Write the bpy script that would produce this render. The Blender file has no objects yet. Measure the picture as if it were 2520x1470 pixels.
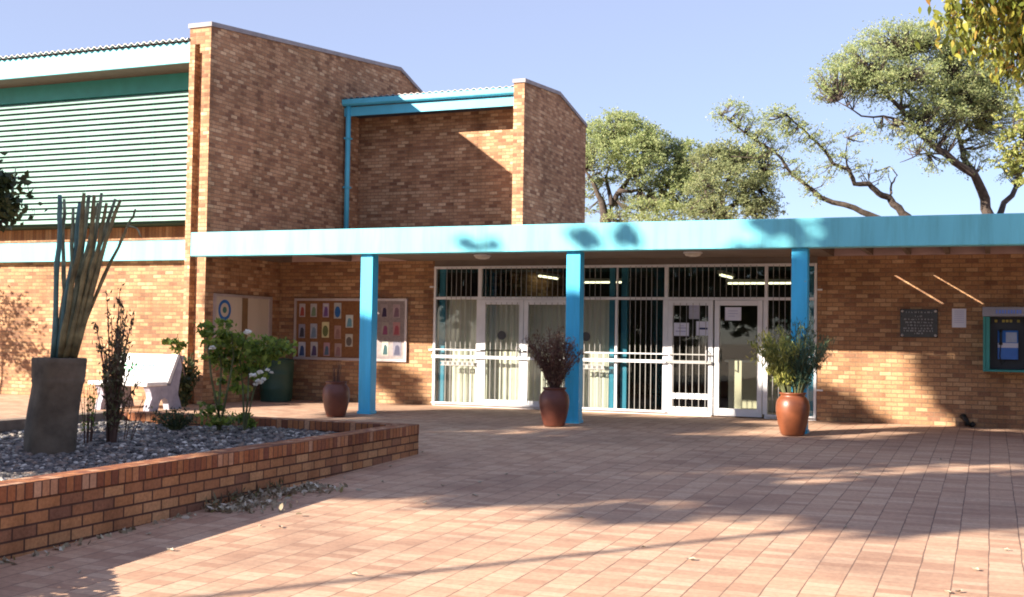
import bpy, math, random
import numpy as np
from mathutils import Vector
random.seed(7); RNG = np.random.default_rng(7)
SC = bpy.context.scene
COL = SC.collection
PI = math.pi

# ------------------------------------------------------------------ camera
F_D = 2878.67            # focal length in units of a 2520-wide picture
M = np.array([[0.92525, 0.37900, 0.01551], [0.0, 0.0, 0.0], [0.0, 0.0, 0.0]])
def _rot(yaw, pitch, roll):
    cw = np.array([[1, 0, 0], [0, 0, -1], [0, 1, 0]], float)
    c, s = math.cos(yaw), math.sin(yaw); A = np.array([[c, 0, s], [0, 1, 0], [-s, 0, c]])
    c, s = math.cos(pitch), math.sin(pitch); B = np.array([[1, 0, 0], [0, c, -s], [0, s, c]])
    c, s = math.cos(roll), math.sin(roll); R = np.array([[c, -s, 0], [s, c, 0], [0, 0, 1]])
    return R @ B @ A @ cw
M = _rot(0.38884851, -0.03254979, 0.01551043)
EYE = np.array([0, 0, 1.34])
cam_d = bpy.data.cameras.new('camera'); cam = bpy.data.objects.new('camera', cam_d); COL.objects.link(cam)
from mathutils import Matrix
mm = Matrix(((M[0][0], -M[1][0], -M[2][0], EYE[0]), (M[0][1], -M[1][1], -M[2][1], EYE[1]),
             (M[0][2], -M[1][2], -M[2][2], EYE[2]), (0, 0, 0, 1)))
cam.matrix_world = mm
cam_d.sensor_width = 36; cam_d.lens = 36 * F_D / 2520
cam_d.clip_end = 3000; cam_d.clip_start = 0.05
SC.camera = cam
def ray(px, py): return M.T @ np.array([px - 1260, py - 735, F_D]) / F_D
def at(px, py, d): return EYE + ray(px, py) * d           # design helper: point at axial distance d
def aty(px, py, Y): r = ray(px, py); return EYE + r * (Y / r[1])
def atx(px, py, X): r = ray(px, py); return EYE + r * (X / r[0])
def G(y): return min(0.0, .0233 * (y - 18.5))              # fall of the paved court

# ------------------------------------------------------------------ object helpers
WLOC = {}
def tag(o, label=None, cat=None, group=None, kind=None):
    if label: o['label'] = label
    if cat: o['category'] = cat
    if group: o['group'] = group
    if kind: o['kind'] = kind
    return o
def thing(name, loc, label, cat, group=None):
    o = bpy.data.objects.new(name, None); COL.objects.link(o)
    o.empty_display_size = .2
    o.location = loc; WLOC[o] = np.array(loc, float)
    return tag(o, label, cat, group)
class MB:
    def __init__(s): s.v = []; s.f = []; s.uv = {}; s.smooth = False
    def add(s, vs, fs):
        b = len(s.v); s.v += [tuple(map(float, p)) for p in vs]; s.f += [tuple(b + i for i in f) for f in fs]; return s
    def box(s, x0, y0, z0, x1, y1, z1):
        if x0 > x1: x0, x1 = x1, x0
        if y0 > y1: y0, y1 = y1, y0
        if z0 > z1: z0, z1 = z1, z0
        v = [(x0, y0, z0), (x1, y0, z0), (x1, y1, z0), (x0, y1, z0), (x0, y0, z1), (x1, y0, z1), (x1, y1, z1), (x0, y1, z1)]
        return s.add(v, [(0, 3, 2, 1), (4, 5, 6, 7), (0, 1, 5, 4), (1, 2, 6, 5), (2, 3, 7, 6), (3, 0, 4, 7)])
    def prism(s, base, top):
        n = len(base); fs = [tuple(range(n))[::-1], tuple(range(n, 2 * n))]
        fs += [(i, (i + 1) % n, n + (i + 1) % n, n + i) for i in range(n)]
        return s.add(list(base) + list(top), fs)
    def extrude_x(s, prof, x0, x1):      # prof (y,z) counter-clockwise seen from +x
        return s.prism([(x0, y, z) for y, z in prof], [(x1, y, z) for y, z in prof])
    def tube(s, pts, rad, n=8, caps=True):
        pts = [np.array(p, float) for p in pts]
        if not hasattr(rad, '__len__'): rad = [rad] * len(pts)
        ref = np.array([.13, .27, .95]); rings = []
        for i, p in enumerate(pts):
            t = pts[min(i + 1, len(pts) - 1)] - pts[max(i - 1, 0)]; t = t / (np.linalg.norm(t) + 1e-9)
            a = np.cross(t, ref)
            if np.linalg.norm(a) < .15: a = np.cross(t, np.array([.9, .1, .2]))
            a /= np.linalg.norm(a); b = np.cross(t, a)
            rings.append([p + rad[i] * (math.cos(2 * PI * k / n) * a + math.sin(2 * PI * k / n) * b) for k in range(n)])
        vs = [q for r in rings for q in r]; fs = []
        for i in range(len(pts) - 1):
            for k in range(n): fs.append((i * n + k, i * n + (k + 1) % n, (i + 1) * n + (k + 1) % n, (i + 1) * n + k))
        if caps and n > 2:
            fs.append(tuple(range(n))[::-1]); fs.append(tuple((len(pts) - 1) * n + k for k in range(n)))
        return s.add(vs, fs)
    def lathe(s, c, prof, n=32, sx=1, sy=1):
        vs = []; fs = []
        for r, z in prof:
            for k in range(n): vs.append((c[0] + sx * r * math.cos(2 * PI * k / n), c[1] + sy * r * math.sin(2 * PI * k / n), c[2] + z))
        m = len(prof)
        for i in range(m - 1):
            for k in range(n): fs.append((i * n + k, i * n + (k + 1) % n, (i + 1) * n + (k + 1) % n, (i + 1) * n + k))
        fs.append(tuple(range(n))[::-1]); fs.append(tuple((m - 1) * n + k for k in range(n)))
        return s.add(vs, fs)
    def build(s, name, mat, parent=None, origin=None, smooth=None, bevel=0):
        me = bpy.data.meshes.new(name)
        o = bpy.data.objects.new(name, me); COL.objects.link(o)
        if parent is not None:
            w = WLOC[parent]; o.parent = parent; WLOC[o] = w
        else:
            w = np.array(origin if origin is not None else (0, 0, 0), float); o.location = w; WLOC[o] = w
        V = np.array(s.v, float)
        me.from_pydata((V - w).tolist(), [], s.f)
        if mat: me.materials.append(mat)
        uvl = me.uv_layers.new(name='uv')
        npoly = len(me.polygons)
        nrm = np.empty(npoly * 3); me.polygons.foreach_get('normal', nrm); nrm = nrm.reshape(-1, 3)
        tot = np.empty(npoly, int); me.polygons.foreach_get('loop_total', tot)
        li = np.empty(len(me.loops), int); me.loops.foreach_get('vertex_index', li)
        ln = np.repeat(np.abs(nrm), tot, axis=0); P = V[li]
        ax = ln.argmax(axis=1)
        u = np.where(ax == 0, P[:, 1], P[:, 0]); vv = np.where(ax == 2, P[:, 1], P[:, 2])
        uvl.data.foreach_set('uv', np.stack([u, vv], 1).ravel())
        if smooth if smooth is not None else s.smooth:
            me.polygons.foreach_set('use_smooth', [True] * npoly)
        if bevel:
            b = o.modifiers.new('bevel', 'BEVEL'); b.width = bevel; b.segments = 2; b.limit_method = 'ANGLE'
        me.update()
        return o
def solo(mb, name, mat, label, cat, group=None, origin=None, kind=None, **k):
    if origin is None:
        V = np.array(mb.v); origin = ((V[:, 0].min() + V[:, 0].max()) / 2, (V[:, 1].min() + V[:, 1].max()) / 2, V[:, 2].min())
    o = mb.build(name, mat, None, origin, **k)
    return tag(o, label, cat, group, kind)
def struct(mb, name, mat, kind='structure', **k):
    o = mb.build(name, mat, None, (0, 0, 0), **k); o['kind'] = kind; return o

# ------------------------------------------------------------------ materials
def new(name):
    m = bpy.data.materials.new(name); m.use_nodes = True
    nt = m.node_tree; b = nt.nodes['Principled BSDF']; return m, nt, b, nt.links
def ramp(nt, stops, interp='LINEAR'):
    r = nt.nodes.new('ShaderNodeValToRGB'); r.color_ramp.interpolation = interp
    e = r.color_ramp.elements
    while len(e) < len(stops): e.new(.5)
    for i, (p, c) in enumerate(stops): e[i].position = p; e[i].color = (*c, 1)
    return r
def mix(nt, a, b, fac, mode='MIX'):
    n = nt.nodes.new('ShaderNodeMix'); n.data_type = 'RGBA'; n.blend_type = mode
    for sock, val in ((n.inputs[0], fac), (n.inputs[6], a), (n.inputs[7], b)):
        if hasattr(val, 'is_output'): nt.links.new(val, sock)
        elif isinstance(val, (int, float)): sock.default_value = val
        else: sock.default_value = (*val, 1)
    return n.outputs[2]
def math_n(nt, op, a, b=None):
    n = nt.nodes.new('ShaderNodeMath'); n.operation = op
    for i, v in enumerate((a, b)):
        if v is None: continue
        if hasattr(v, 'is_output'): nt.links.new(v, n.inputs[i])
        else: n.inputs[i].default_value = v
    return n.outputs[0]
def noise(nt, vec, scale, detail=4, rough=.55):
    n = nt.nodes.new('ShaderNodeTexNoise'); n.inputs['Scale'].default_value = scale
    n.inputs['Detail'].default_value = detail; n.inputs['Roughness'].default_value = rough
    if vec is not None: nt.links.new(vec, n.inputs['Vector'])
    return n.outputs['Fac']
def coords(nt): return nt.nodes.new('ShaderNodeTexCoord')
def bump(nt, b, h, strength=.3, dist=.01):
    n = nt.nodes.new('ShaderNodeBump'); n.inputs['Strength'].default_value = strength; n.inputs['Distance'].default_value = dist
    nt.links.new(h, n.inputs['Height']); nt.links.new(n.outputs[0], b.inputs['Normal'])
def plain(name, c, rough=.6, var=.12, scale=6, metal=0, bmp=0, spec=.4, streak=False):
    m, nt, b, L = new(name); tc = coords(nt); vec = tc.outputs['Object']
    if streak:
        mp = nt.nodes.new('ShaderNodeMapping'); mp.inputs['Scale'].default_value = (1, 1, .12); L.new(vec, mp.inputs[0]); vec = mp.outputs[0]
    n = noise(nt, vec, scale, 5)
    dk = tuple(x * (1 - var * 1.6) for x in c); lt = tuple(min(1, x * (1 + var)) for x in c)
    r = ramp(nt, [(.3, dk), (.7, lt)]); L.new(n, r.inputs[0]); L.new(r.outputs[0], b.inputs['Base Color'])
    b.inputs['Roughness'].default_value = rough; b.inputs['Metallic'].default_value = metal
    b.inputs['Specular IOR Level'].default_value = spec
    if bmp: bump(nt, b, noise(nt, tc.outputs['Object'], scale * 6, 5), bmp, .01)
    return m
def brick(name, stops, mortar, bw=.19, rh=.0715, ms=.0065, off=.5, v0=0., u0=0., stain=.35):
    m, nt, b, L = new(name)
    uv = nt.nodes.new('ShaderNodeUVMap'); uv.uv_map = 'uv'
    mp = nt.nodes.new('ShaderNodeMapping'); mp.inputs['Location'].default_value = (u0, -v0, 0); L.new(uv.outputs[0], mp.inputs[0])
    t = nt.nodes.new('ShaderNodeTexBrick'); L.new(mp.outputs[0], t.inputs['Vector'])
    t.offset = off; t.inputs['Scale'].default_value = 1; t.inputs['Mortar Size'].default_value = ms
    t.inputs['Mortar Smooth'].default_value = .3; t.inputs['Bias'].default_value = 0
    t.inputs['Brick Width'].default_value = bw; t.inputs['Row Height'].default_value = rh
    t.inputs['Color1'].default_value = (0, 0, 0, 1); t.inputs['Color2'].default_value = (1, 1, 1, 1); t.inputs['Mortar'].default_value = (.5, .5, .5, 1)
    r = ramp(nt, stops); L.new(t.outputs['Color'], r.inputs[0])
    fine = noise(nt, mp.outputs[0], 34, 6, .65)
    fr = ramp(nt, [(.3, (.72, .70, .70)), (.7, (1.18, 1.16, 1.12))]); L.new(fine, fr.inputs[0])
    c1 = mix(nt, r.outputs[0], fr.outputs[0], 1., 'MULTIPLY')
    big = noise(nt, mp.outputs[0], .9, 5, .6)
    br = ramp(nt, [(.33, (1 - stain,) * 3), (.6, (1.08,) * 3)]); L.new(big, br.inputs[0])
    c2 = mix(nt, c1, mortar, t.outputs['Fac'])
    c3 = mix(nt, c2, br.outputs[0], .7, 'MULTIPLY')
    sm = nt.nodes.new('ShaderNodeMapping'); sm.inputs['Scale'].default_value = (2.6, .22, 1); L.new(uv.outputs[0], sm.inputs[0])
    sk = noise(nt, sm.outputs[0], 1., 5, .6); sr = ramp(nt, [(.36, (.70, .68, .66)), (.52, (1, 1, 1)), (.72, (1.0, 1.0, 1.0)), (.8, (1.18, 1.2, 1.22))]); L.new(sk, sr.inputs[0])
    c3 = mix(nt, c3, sr.outputs[0], .75, 'MULTIPLY')
    L.new(c3, b.inputs['Base Color']); b.inputs['Roughness'].default_value = .86; b.inputs['Specular IOR Level'].default_value = .25
    h = math_n(nt, 'SUBTRACT', math_n(nt, 'MULTIPLY', fine, .35), t.outputs['Fac'])
    bump(nt, b, h, .8, .01)
    return m
def leafmat(name, stops, trans=.35, rough=.55):
    m, nt, b, L = new(name)
    g = nt.nodes.new('ShaderNodeNewGeometry'); r = ramp(nt, stops); L.new(g.outputs['Random Per Island'], r.inputs[0])
    L.new(r.outputs[0], b.inputs['Base Color']); b.inputs['Roughness'].default_value = rough; b.inputs['Specular IOR Level'].default_value = .3
    tr = nt.nodes.new('ShaderNodeBsdfTranslucent'); L.new(r.outputs[0], tr.inputs[0])
    mx = nt.nodes.new('ShaderNodeMixShader'); mx.inputs[0].default_value = trans
    L.new(b.outputs[0], mx.inputs[1]); L.new(tr.outputs[0], mx.inputs[2])
    L.new(mx.outputs[0], nt.nodes['Material Output'].inputs['Surface'])
    return m
def emit(name, c, s):
    m, nt, b, L = new(name); b.inputs['Base Color'].default_value = (*c, 1)
    b.inputs['Emission Color'].default_value = (*c, 1); b.inputs['Emission Strength'].default_value = s; return m

WALLR = [(0, (.24, .125, .078)), (.2, (.33, .175, .098)), (.5, (.41, .23, .122)), (.8, (.46, .27, .145)), (1, (.55, .36, .21))]
M_wall = brick('wall_brick', WALLR, (.24, .155, .10), ms=.007)
M_gable = brick('gable_brick', [(0, (.25, .125, .075)), (.2, (.36, .19, .105)), (.5, (.46, .26, .145)), (.82, (.53, .32, .185)), (1, (.68, .47, .29))], (.29, .185, .12), ms=.007)
M_plant = brick('planter_brick', [(0, (.26, .125, .08)), (.2, (.36, .165, .085)), (.6, (.47, .22, .10)), (1, (.56, .31, .16))], (.10, .05, .036), ms=.009, v0=.115, bw=.236, rh=.092)
M_sold = brick('soldier_brick', [(0, (.22, .085, .055)), (.4, (.38, .14, .06)), (.75, (.46, .2, .09)), (1, (.58, .34, .22))], (.12, .06, .045), bw=.083, rh=.125, ms=.007, off=0, v0=.115)
M_blue = plain('pale_blue_paint', (.16, .57, .68), .55, .06, 2.2, spec=.35, streak=True)
def wear(m, c, lo=.70, scale=5):
    nt = m.node_tree; b = nt.nodes['Principled BSDF']; src = b.inputs['Base Color'].links[0].from_socket
    tc = coords(nt); n = noise(nt, tc.outputs['Object'], scale, 7, .7); r = ramp(nt, [(lo, (0, 0, 0)), (lo + .035, (1, 1, 1))]); nt.links.new(n, r.inputs[0])
    mp = nt.nodes.new('ShaderNodeMapping'); mp.inputs['Scale'].default_value = (3.5, 3.5, .3); nt.links.new(tc.outputs['Object'], mp.inputs[0])
    k = noise(nt, mp.outputs[0], 1.3, 6, .65); kr = ramp(nt, [(.36, (.80, .80, .78)), (.55, (1, 1, 1))]); nt.links.new(k, kr.inputs[0])
    o = mix(nt, mix(nt, src, kr.outputs[0], 1., 'MULTIPLY'), c, r.outputs[0]); nt.links.new(o, b.inputs['Base Color'])
wear(M_blue, (.36, .40, .40))
M_bluecol = plain('blue_column_paint', (.045, .46, .78), .5, .07, 3, spec=.4, streak=True)
wear(M_bluecol, (.30, .32, .32), .68, 7)
M_gutter = plain('blue_gutter_paint', (.10, .50, .68), .4, .06, 3)
M_teal = plain('teal_paint', (.03, .24, .22), .45, .08, 3)
M_tealp = plain('teal_post_paint', (.03, .20, .32), .45, .08, 3)
M_louv = plain('louvre_paint', (.25, .39, .36), .5, .10, 2.2, streak=True)
M_dark = plain('dark_recess', (.03, .09, .08), .8, .1)
M_white = plain('white_frame_paint', (.70, .70, .72), .4, .06, 4)
M_bar = plain('grille_paint', (.30, .29, .28), .45, .08, 8)
M_soff = plain('soffit_board', (.17, .135, .11), .8, .12, 2)
M_cop = plain('grey_coping', (.30, .27, .28), .75, .15, 3, bmp=.2)
M_capt = plain('pale_coping', (.52, .47, .43), .8, .15, 4, bmp=.2)
M_roof = plain('roof_sheet', (.36, .33, .33), .5, .15, 1.5, metal=.3)
M_pot = plain('clay_pot', (.125, .036, .022), .45, .18, 5, bmp=.05, spec=.5)
M_potw = plain('warm_clay_pot', (.17, .05, .02), .4, .18, 5, bmp=.05, spec=.5)
M_soil = plain('soil', (.07, .05, .04), .95, .3, 20, bmp=.6)
M_vase = plain('weathered_concrete', (.135, .108, .08), .9, .38, 3.2, bmp=.6)
M_conc = plain('bench_concrete', (.70, .68, .68), .8, .10, 6, bmp=.25)
M_green = plain('bin_green', (.018, .058, .043), .5, .12, 3)
M_cream = plain('cream_board', (.52, .45, .37), .7, .06, 3, streak=True)
M_cork = plain('cork_board', (.21, .095, .04), .9, .15, 20)
M_greyb = plain('grey_felt_board', (.25, .21, .21), .9, .12, 20)
M_alu = plain('aluminium_frame', (.48, .42, .42), .45, .08, 5, metal=.4)
M_black = plain('black_granite', (.018, .02, .026), .25, .25, 30, spec=.5)
M_steel = plain('grey_steel', (.42, .40, .41), .4, .1, 6, metal=.5)
M_paper = plain('white_paper', (.66, .67, .78), .8, .04, 4)
M_navy = plain('navy_plastic', (.010, .016, .03), .4, .1)
M_bluep = plain('blue_plastic', (.03, .16, .55), .35, .06)
M_yell = plain('yellow_lettering', (.6, .5, .12), .6, .05)
M_bluel = plain('blue_lettering', (.12, .22, .7), .6, .05)
M_greenl = plain('green_lettering', (.12, .6, .28), .6, .05)
M_gtext = plain('engraved_lettering', (.30, .30, .32), .6, .05)
M_curt = plain('curtain_cloth', (.60, .56, .49), .9, .06, 2, streak=True)
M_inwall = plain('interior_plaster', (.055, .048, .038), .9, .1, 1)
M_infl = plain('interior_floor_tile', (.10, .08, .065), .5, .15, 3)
M_incnt = plain('counter_laminate', (.55, .48, .36), .5, .08, 3)
M_lamp = emit('lit_tube', (1., .93, .62), .9)
M_fit = plain('lamp_housing', (.6, .58, .5), .6, .05)
M_bark = plain('bark', (.075, .056, .046), .95, .35, 9, bmp=.8)
M_stem = plain('green_stem', (.11, .12, .05), .8, .25, 10)
M_cable = plain('black_cable', (.02, .02, .02), .6, .05)
M_wood = plain('weathered_timber', (.20, .14, .09), .9, .25, 6, bmp=.4)

def glass_mat():
    m, nt, b, L = new('window_glass')
    nt.nodes.remove(b)
    tr = nt.nodes.new('ShaderNodeBsdfTransparent'); tr.inputs[0].default_value = (.88, .91, .89, 1)
    gl = nt.nodes.new('ShaderNodeBsdfGlossy'); gl.inputs['Roughness'].default_value = .02
    lw = nt.nodes.new('ShaderNodeLayerWeight'); lw.inputs[0].default_value = .5
    sch = math_n(nt, 'MULTIPLY_ADD', math_n(nt, 'POWER', lw.outputs['Facing'], 4.), .9); sch.node.inputs[2].default_value = .045
    mx = nt.nodes.new('ShaderNodeMixShader'); L.new(sch, mx.inputs[0]); L.new(tr.outputs[0], mx.inputs[1]); L.new(gl.outputs[0], mx.inputs[2])
    L.new(mx.outputs[0], nt.nodes['Material Output'].inputs['Surface']); return m
M_glass = glass_mat()

def paving_mat():
    m, nt, b, L = new('brick_paving')
    uv = nt.nodes.new('ShaderNodeUVMap'); uv.uv_map = 'uv'
    sx = nt.nodes.new('ShaderNodeSeparateXYZ'); L.new(uv.outputs[0], sx.inputs[0])
    cb = nt.nodes.new('ShaderNodeCombineXYZ'); L.new(sx.outputs[1], cb.inputs[0]); L.new(sx.outputs[0], cb.inputs[1])
    # slight waver so that laid rows are not ruler straight
    wn = nt.nodes.new('ShaderNodeTexNoise'); wn.inputs['Scale'].default_value = 1.6; wn.inputs['Detail'].default_value = 3; L.new(cb.outputs[0], wn.inputs['Vector'])
    va = nt.nodes.new('ShaderNodeVectorMath'); va.operation = 'MULTIPLY_ADD'; L.new(wn.outputs['Color'], va.inputs[0]); va.inputs[1].default_value = (.02, .02, 0); L.new(cb.outputs[0], va.inputs[2])
    t = nt.nodes.new('ShaderNodeTexBrick'); L.new(va.outputs[0], t.inputs['Vector'])
    t.offset = .42; t.inputs['Scale'].default_value = 1; t.inputs['Brick Width'].default_value = .112; t.inputs['Row Height'].default_value = .222
    t.inputs['Mortar Size'].default_value = .0038; t.inputs['Mortar Smooth'].default_value = .4; t.inputs['Bias'].default_value = 0
    t.inputs['Color1'].default_value = (0, 0, 0, 1); t.inputs['Color2'].default_value = (1, 1, 1, 1); t.inputs['Mortar'].default_value = (.5, .5, .5, 1)
    r = ramp(nt, [(0, (.40, .24, .165)), (.3, (.475, .30, .208)), (.7, (.51, .335, .232)), (1, (.56, .385, .275))]); L.new(t.outputs['Color'], r.inputs[0])
    fn = noise(nt, cb.outputs[0], 22, 6, .7); fr = ramp(nt, [(.3, (.80, .79, .79)), (.72, (1.14, 1.13, 1.11))]); L.new(fn, fr.inputs[0])
    c1 = mix(nt, r.outputs[0], fr.outputs[0], 1., 'MULTIPLY')
    bg = noise(nt, cb.outputs[0], .55, 6, .62); br = ramp(nt, [(.30, (.66, .64, .66)), (.5, (.95, .95, .95)), (.7, (1.08, 1.08, 1.05))]); L.new(bg, br.inputs[0])
    c2 = mix(nt, c1, br.outputs[0], 1., 'MULTIPLY')
    # long joints
    sv = nt.nodes.new('ShaderNodeSeparateXYZ'); L.new(va.outputs[0], sv.inputs[0])
    q = math_n(nt, 'FRACT', math_n(nt, 'DIVIDE', sv.outputs[1], .222))
    d = math_n(nt, 'MINIMUM', q, math_n(nt, 'SUBTRACT', 1., q))
    jn = noise(nt, cb.outputs[0], 3.2, 4, .7)
    jw = math_n(nt, 'MULTIPLY_ADD', jn, .056); jw.node.inputs[2].default_value = -.009
    jm = math_n(nt, 'LESS_THAN', d, jw)
    cj = mix(nt, c2, (.12, .07, .052), math_n(nt, 'MULTIPLY', jm, .85))
    crossf = math_n(nt, 'MULTIPLY', t.outputs['Fac'], .5)
    cc = mix(nt, cj, (.17, .11, .085), crossf)
    L.new(cc, b.inputs['Base Color']); b.inputs['Roughness'].default_value = .82; b.inputs['Specular IOR Level'].default_value = .3
    h = math_n(nt, 'SUBTRACT', math_n(nt, 'MULTIPLY', fn, .4), math_n(nt, 'MAXIMUM', jm, t.outputs['Fac']))
    bump(nt, b, h, .45, .008); return m
M_pave = paving_mat()

# ------------------------------------------------------------------ ground
g = MB(); g.add([(-900, -900, -2.2), (900, -900, -2.2), (900, 1500, -2.2), (-900, 1500, -2.2)], [(0, 1, 2, 3)])
struct(g, 'ground', plain('dry_sand', (.36, .27, .19), .95, .2, .3))
g = MB(); ys = [-45, 6, 12, 18.5, 60]; xs = [-60, 60]
for i in range(len(ys) - 1):
    g.add([(-60, ys[i], G(ys[i])), (60, ys[i], G(ys[i])), (60, ys[i + 1], G(ys[i + 1])), (-60, ys[i + 1], G(ys[i + 1]))], [(0, 1, 2, 3)])
struct(g, 'paving', M_pave)

# ------------------------------------------------------------------ left hall (louvred) with tall gable wall
XW = -13.45; XL = -13.93; YP = 17.85
hall = thing('hall_building', (-16, 18.3, 0), 'tall brick hall with pale green louvres and a high sloping gable wall', 'building')
def zt(y): return 7.03 + .106 * (y - YP) if y < 25.35 else 7.83 - .3 * (y - 25.35)
w = MB()
def gable_prism(plan, z0):
    w.prism([(x, y, z0) for x, y in plan], [(x, y, zt(y)) for x, y in plan])
gable_prism([(XL, YP), (XL + .12, YP), (XL + .12, YP + .16), (XL + .12, 25.35), (XL, 25.35)], 0)
gable_prism([(XL + .12, YP + .16), (XL + .29, YP + .16), (XL + .29, 25.35), (XL + .12, 25.35)], 0)
gable_prism([(XL + .29, YP), (XW, YP), (XW, 25.35), (XL + .29, 25.35), (XL + .29, YP + .16)], 0)
gable_prism([(XL, 25.35), (XW, 25.35), (XW, 31), (XL, 31)], 0)
w.box(XL + .12, YP + .002, 6.72, XL + .29, YP + .16, zt(YP) - .002)
w.box(XL + .235, YP + .004, 6.55, XL + .29, YP + .16, 6.72)
w.build('gable_wall', M_gable, hall)
c = MB()
for y0, y1 in ((YP - .03, 25.35), (25.35, 31.02)):
    c.prism([(XL - .02, y0, zt(y0 if y0 < 25.35 else 25.351) + .002), (XW + .03, y0, zt(y0 if y0 < 25.35 else 25.351) + .002), (XW + .03, y1, zt(y1) + .002), (XL - .02, y1, zt(y1) + .002)],
            [(XL - .02, y0, zt(y0 if y0 < 25.35 else 25.351) + .085), (XW + .03, y0, zt(y0 if y0 < 25.35 else 25.351) + .085), (XW + .03, y1, zt(y1) + .085), (XL - .02, y1, zt(y1) + .085)])
c.build('gable_coping', M_cop, hall)
w = MB(); w.box(-30, 18.3, -.1, XL - .002, 18.6, 2.70); w.build('front_wall', M_wall, hall)
w = MB(); w.box(-30, 18.12, 2.70, XL - .004, 18.6, 3.08); w.build('lintel_band', M_blue, hall)
w = MB(); w.box(-30, 18.10, 3.083, XL - .006, 19.19, 3.125)
w.box(-30, 19.2, 3.083, XL - .006, 19.3, 3.465); w.build('sill_wall', brick('sill_brick', WALLR, (.2, .14, .1), bw=.085, rh=.36, off=0, v0=3.1), hall)
lv = MB(); n = 23; p = (6.07 - 3.50) / n
for i in range(n):
    z = 3.51 + i * p
    lv.prism([(-30, 18.60, z), (XL - .01, 18.60, z), (XL - .01, 18.615, z - .004), (-30, 18.615, z - .004)],
             [(-30, 18.662, z + p * .70), (XL - .01, 18.662, z + p * .70), (XL - .01, 18.678, z + p * .70), (-30, 18.678, z + p * .70)])
lv.build('louvre_screen', M_louv, hall)
for x in (-15.45, -17.1, -18.75, -20.4, -22.0):
    lm = MB(); lm.box(x, 18.682, 3.50, x + .04, 18.71, 6.07); lm.build('louvre_mullion', M_teal, hall)
w = MB(); w.box(-30, 18.72, 3.47, XL - .008, 19.3, 6.07); w.build('louvre_backing', M_dark, hall)
w = MB(); w.box(-30, 18.63, 6.075, XL - .008, 18.8, 6.414); w.build('head_panel', M_teal, hall)
w = MB(); w.box(-30, 17.957, 6.416, XL - .004, 18.8, 6.45); w.build('eaves_soffit', plain('brown_eaves', (.10, .075, .055), .8), hall)
w = MB(); w.box(-30, 17.90, 6.41, XL - .004, 17.955, 6.79); w.build('roof_fascia', M_blue, hall)
def corrugated(x0, x1, y0, y1, z0, z1, pitch=.15, amp=.022, steps=8):
    r = MB(); nx = int((x1 - x0) / pitch * steps); vs = []
    for i in range(nx + 1):
        x = x0 + (x1 - x0) * i / nx; a = amp * math.sin(2 * PI * (x - x0) / pitch)
        vs += [(x, y0, z0 + a), (x, y1, z1 + a), (x, y0, z0 + a - .01), (x, y1, z1 + a - .01)]
    fs = []
    for i in range(nx):
        k = 4 * i; fs += [(k, k + 4, k + 5, k + 1), (k + 2, k + 3, k + 7, k + 6), (k, k + 2, k + 6, k + 4)]
    r.add(vs, fs); r.smooth = False; return r
corrugated(-30, XL - .01, 17.80, 25.3, 6.835, 6.835 + .106 * 7.5).build('roof_sheeting', M_roof, hall)

# ------------------------------------------------------------------ rear block
X2 = -8.97; X2L = -9.21; Y2 = 22.4
rear = thing('rear_block', (-11.2, 23.4, 0), 'brick upper block set back behind the canopy with a bright blue gutter', 'building')
w = MB(); w.box(XW + .002, 23.4, 0, X2L - .002, 23.65, 6.40); w.build('front_wall', M_gable, rear)
def z2(y): return 6.62 + .07 * (y - Y2) if y < 24.5 else 6.767 - .21 * (y - 24.5)
w = MB()
for y0, y1 in ((Y2, 24.5), (24.5, 26.4)):
    a = y0 if y0 < 24.5 else 24.5001
    w.prism([(X2L, y0, 0), (X2, y0, 0), (X2, y1, 0), (X2L, y1, 0)], [(X2L, y0, z2(a)), (X2, y0, z2(a)), (X2, y1, z2(y1)), (X2L, y1, z2(y1))])
w.build('gable_wall', M_gable, rear)
c = MB()
for y0, y1 in ((Y2 - .03, 24.5), (24.5, 26.43)):
    a = y0 if y0 < 24.5 else 24.5001
    c.prism([(X2L - .02, y0, z2(a) + .002), (X2 + .03, y0, z2(a) + .002), (X2 + .03, y1, z2(y1) + .002), (X2L - .02, y1, z2(y1) + .002)],
            [(X2L - .02, y0, z2(a) + .08), (X2 + .03, y0, z2(a) + .08), (X2 + .03, y1, z2(y1) + .08), (X2L - .02, y1, z2(y1) + .08)])
c.build('gable_coping', M_cop, rear)
w = MB(); w.box(XW + .004, 22.72, 6.22, X2L - .004, 22.76, 6.42); w.build('fascia_board', M_gutter, rear)
w = MB(); w.extrude_x([(22.60, 6.58), (22.60, 6.475), (22.64, 6.445), (22.76, 6.445), (22.76, 6.60), (22.745, 6.60), (22.745, 6.46), (22.645, 6.46), (22.615, 6.485), (22.615, 6.58)], XW + .006, X2L - .006)
w.build('gutter', M_gutter, rear)
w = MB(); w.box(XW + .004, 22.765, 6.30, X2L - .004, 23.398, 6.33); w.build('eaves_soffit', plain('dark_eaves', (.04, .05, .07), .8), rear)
corrugated(XW + .01, X2L - .01, 22.68, 26.3, 6.625, 6.70, amp=.015).build('roof_sheeting', M_roof, rear)
d = MB(); d.tube([(XW + .11, 22.72, 6.48), (XW + .11, 22.72, 3.05)], .058, 12); d.smooth = True
dp = d.build('downpipe', M_gutter, rear)
for z in (3.5, 4.6, 5.7): d = MB(); d.box(XW + .04, 22.655, z, XW + .18, 22.80, z + .035); d.build('pipe_bracket', M_gutter, dp)

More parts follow.
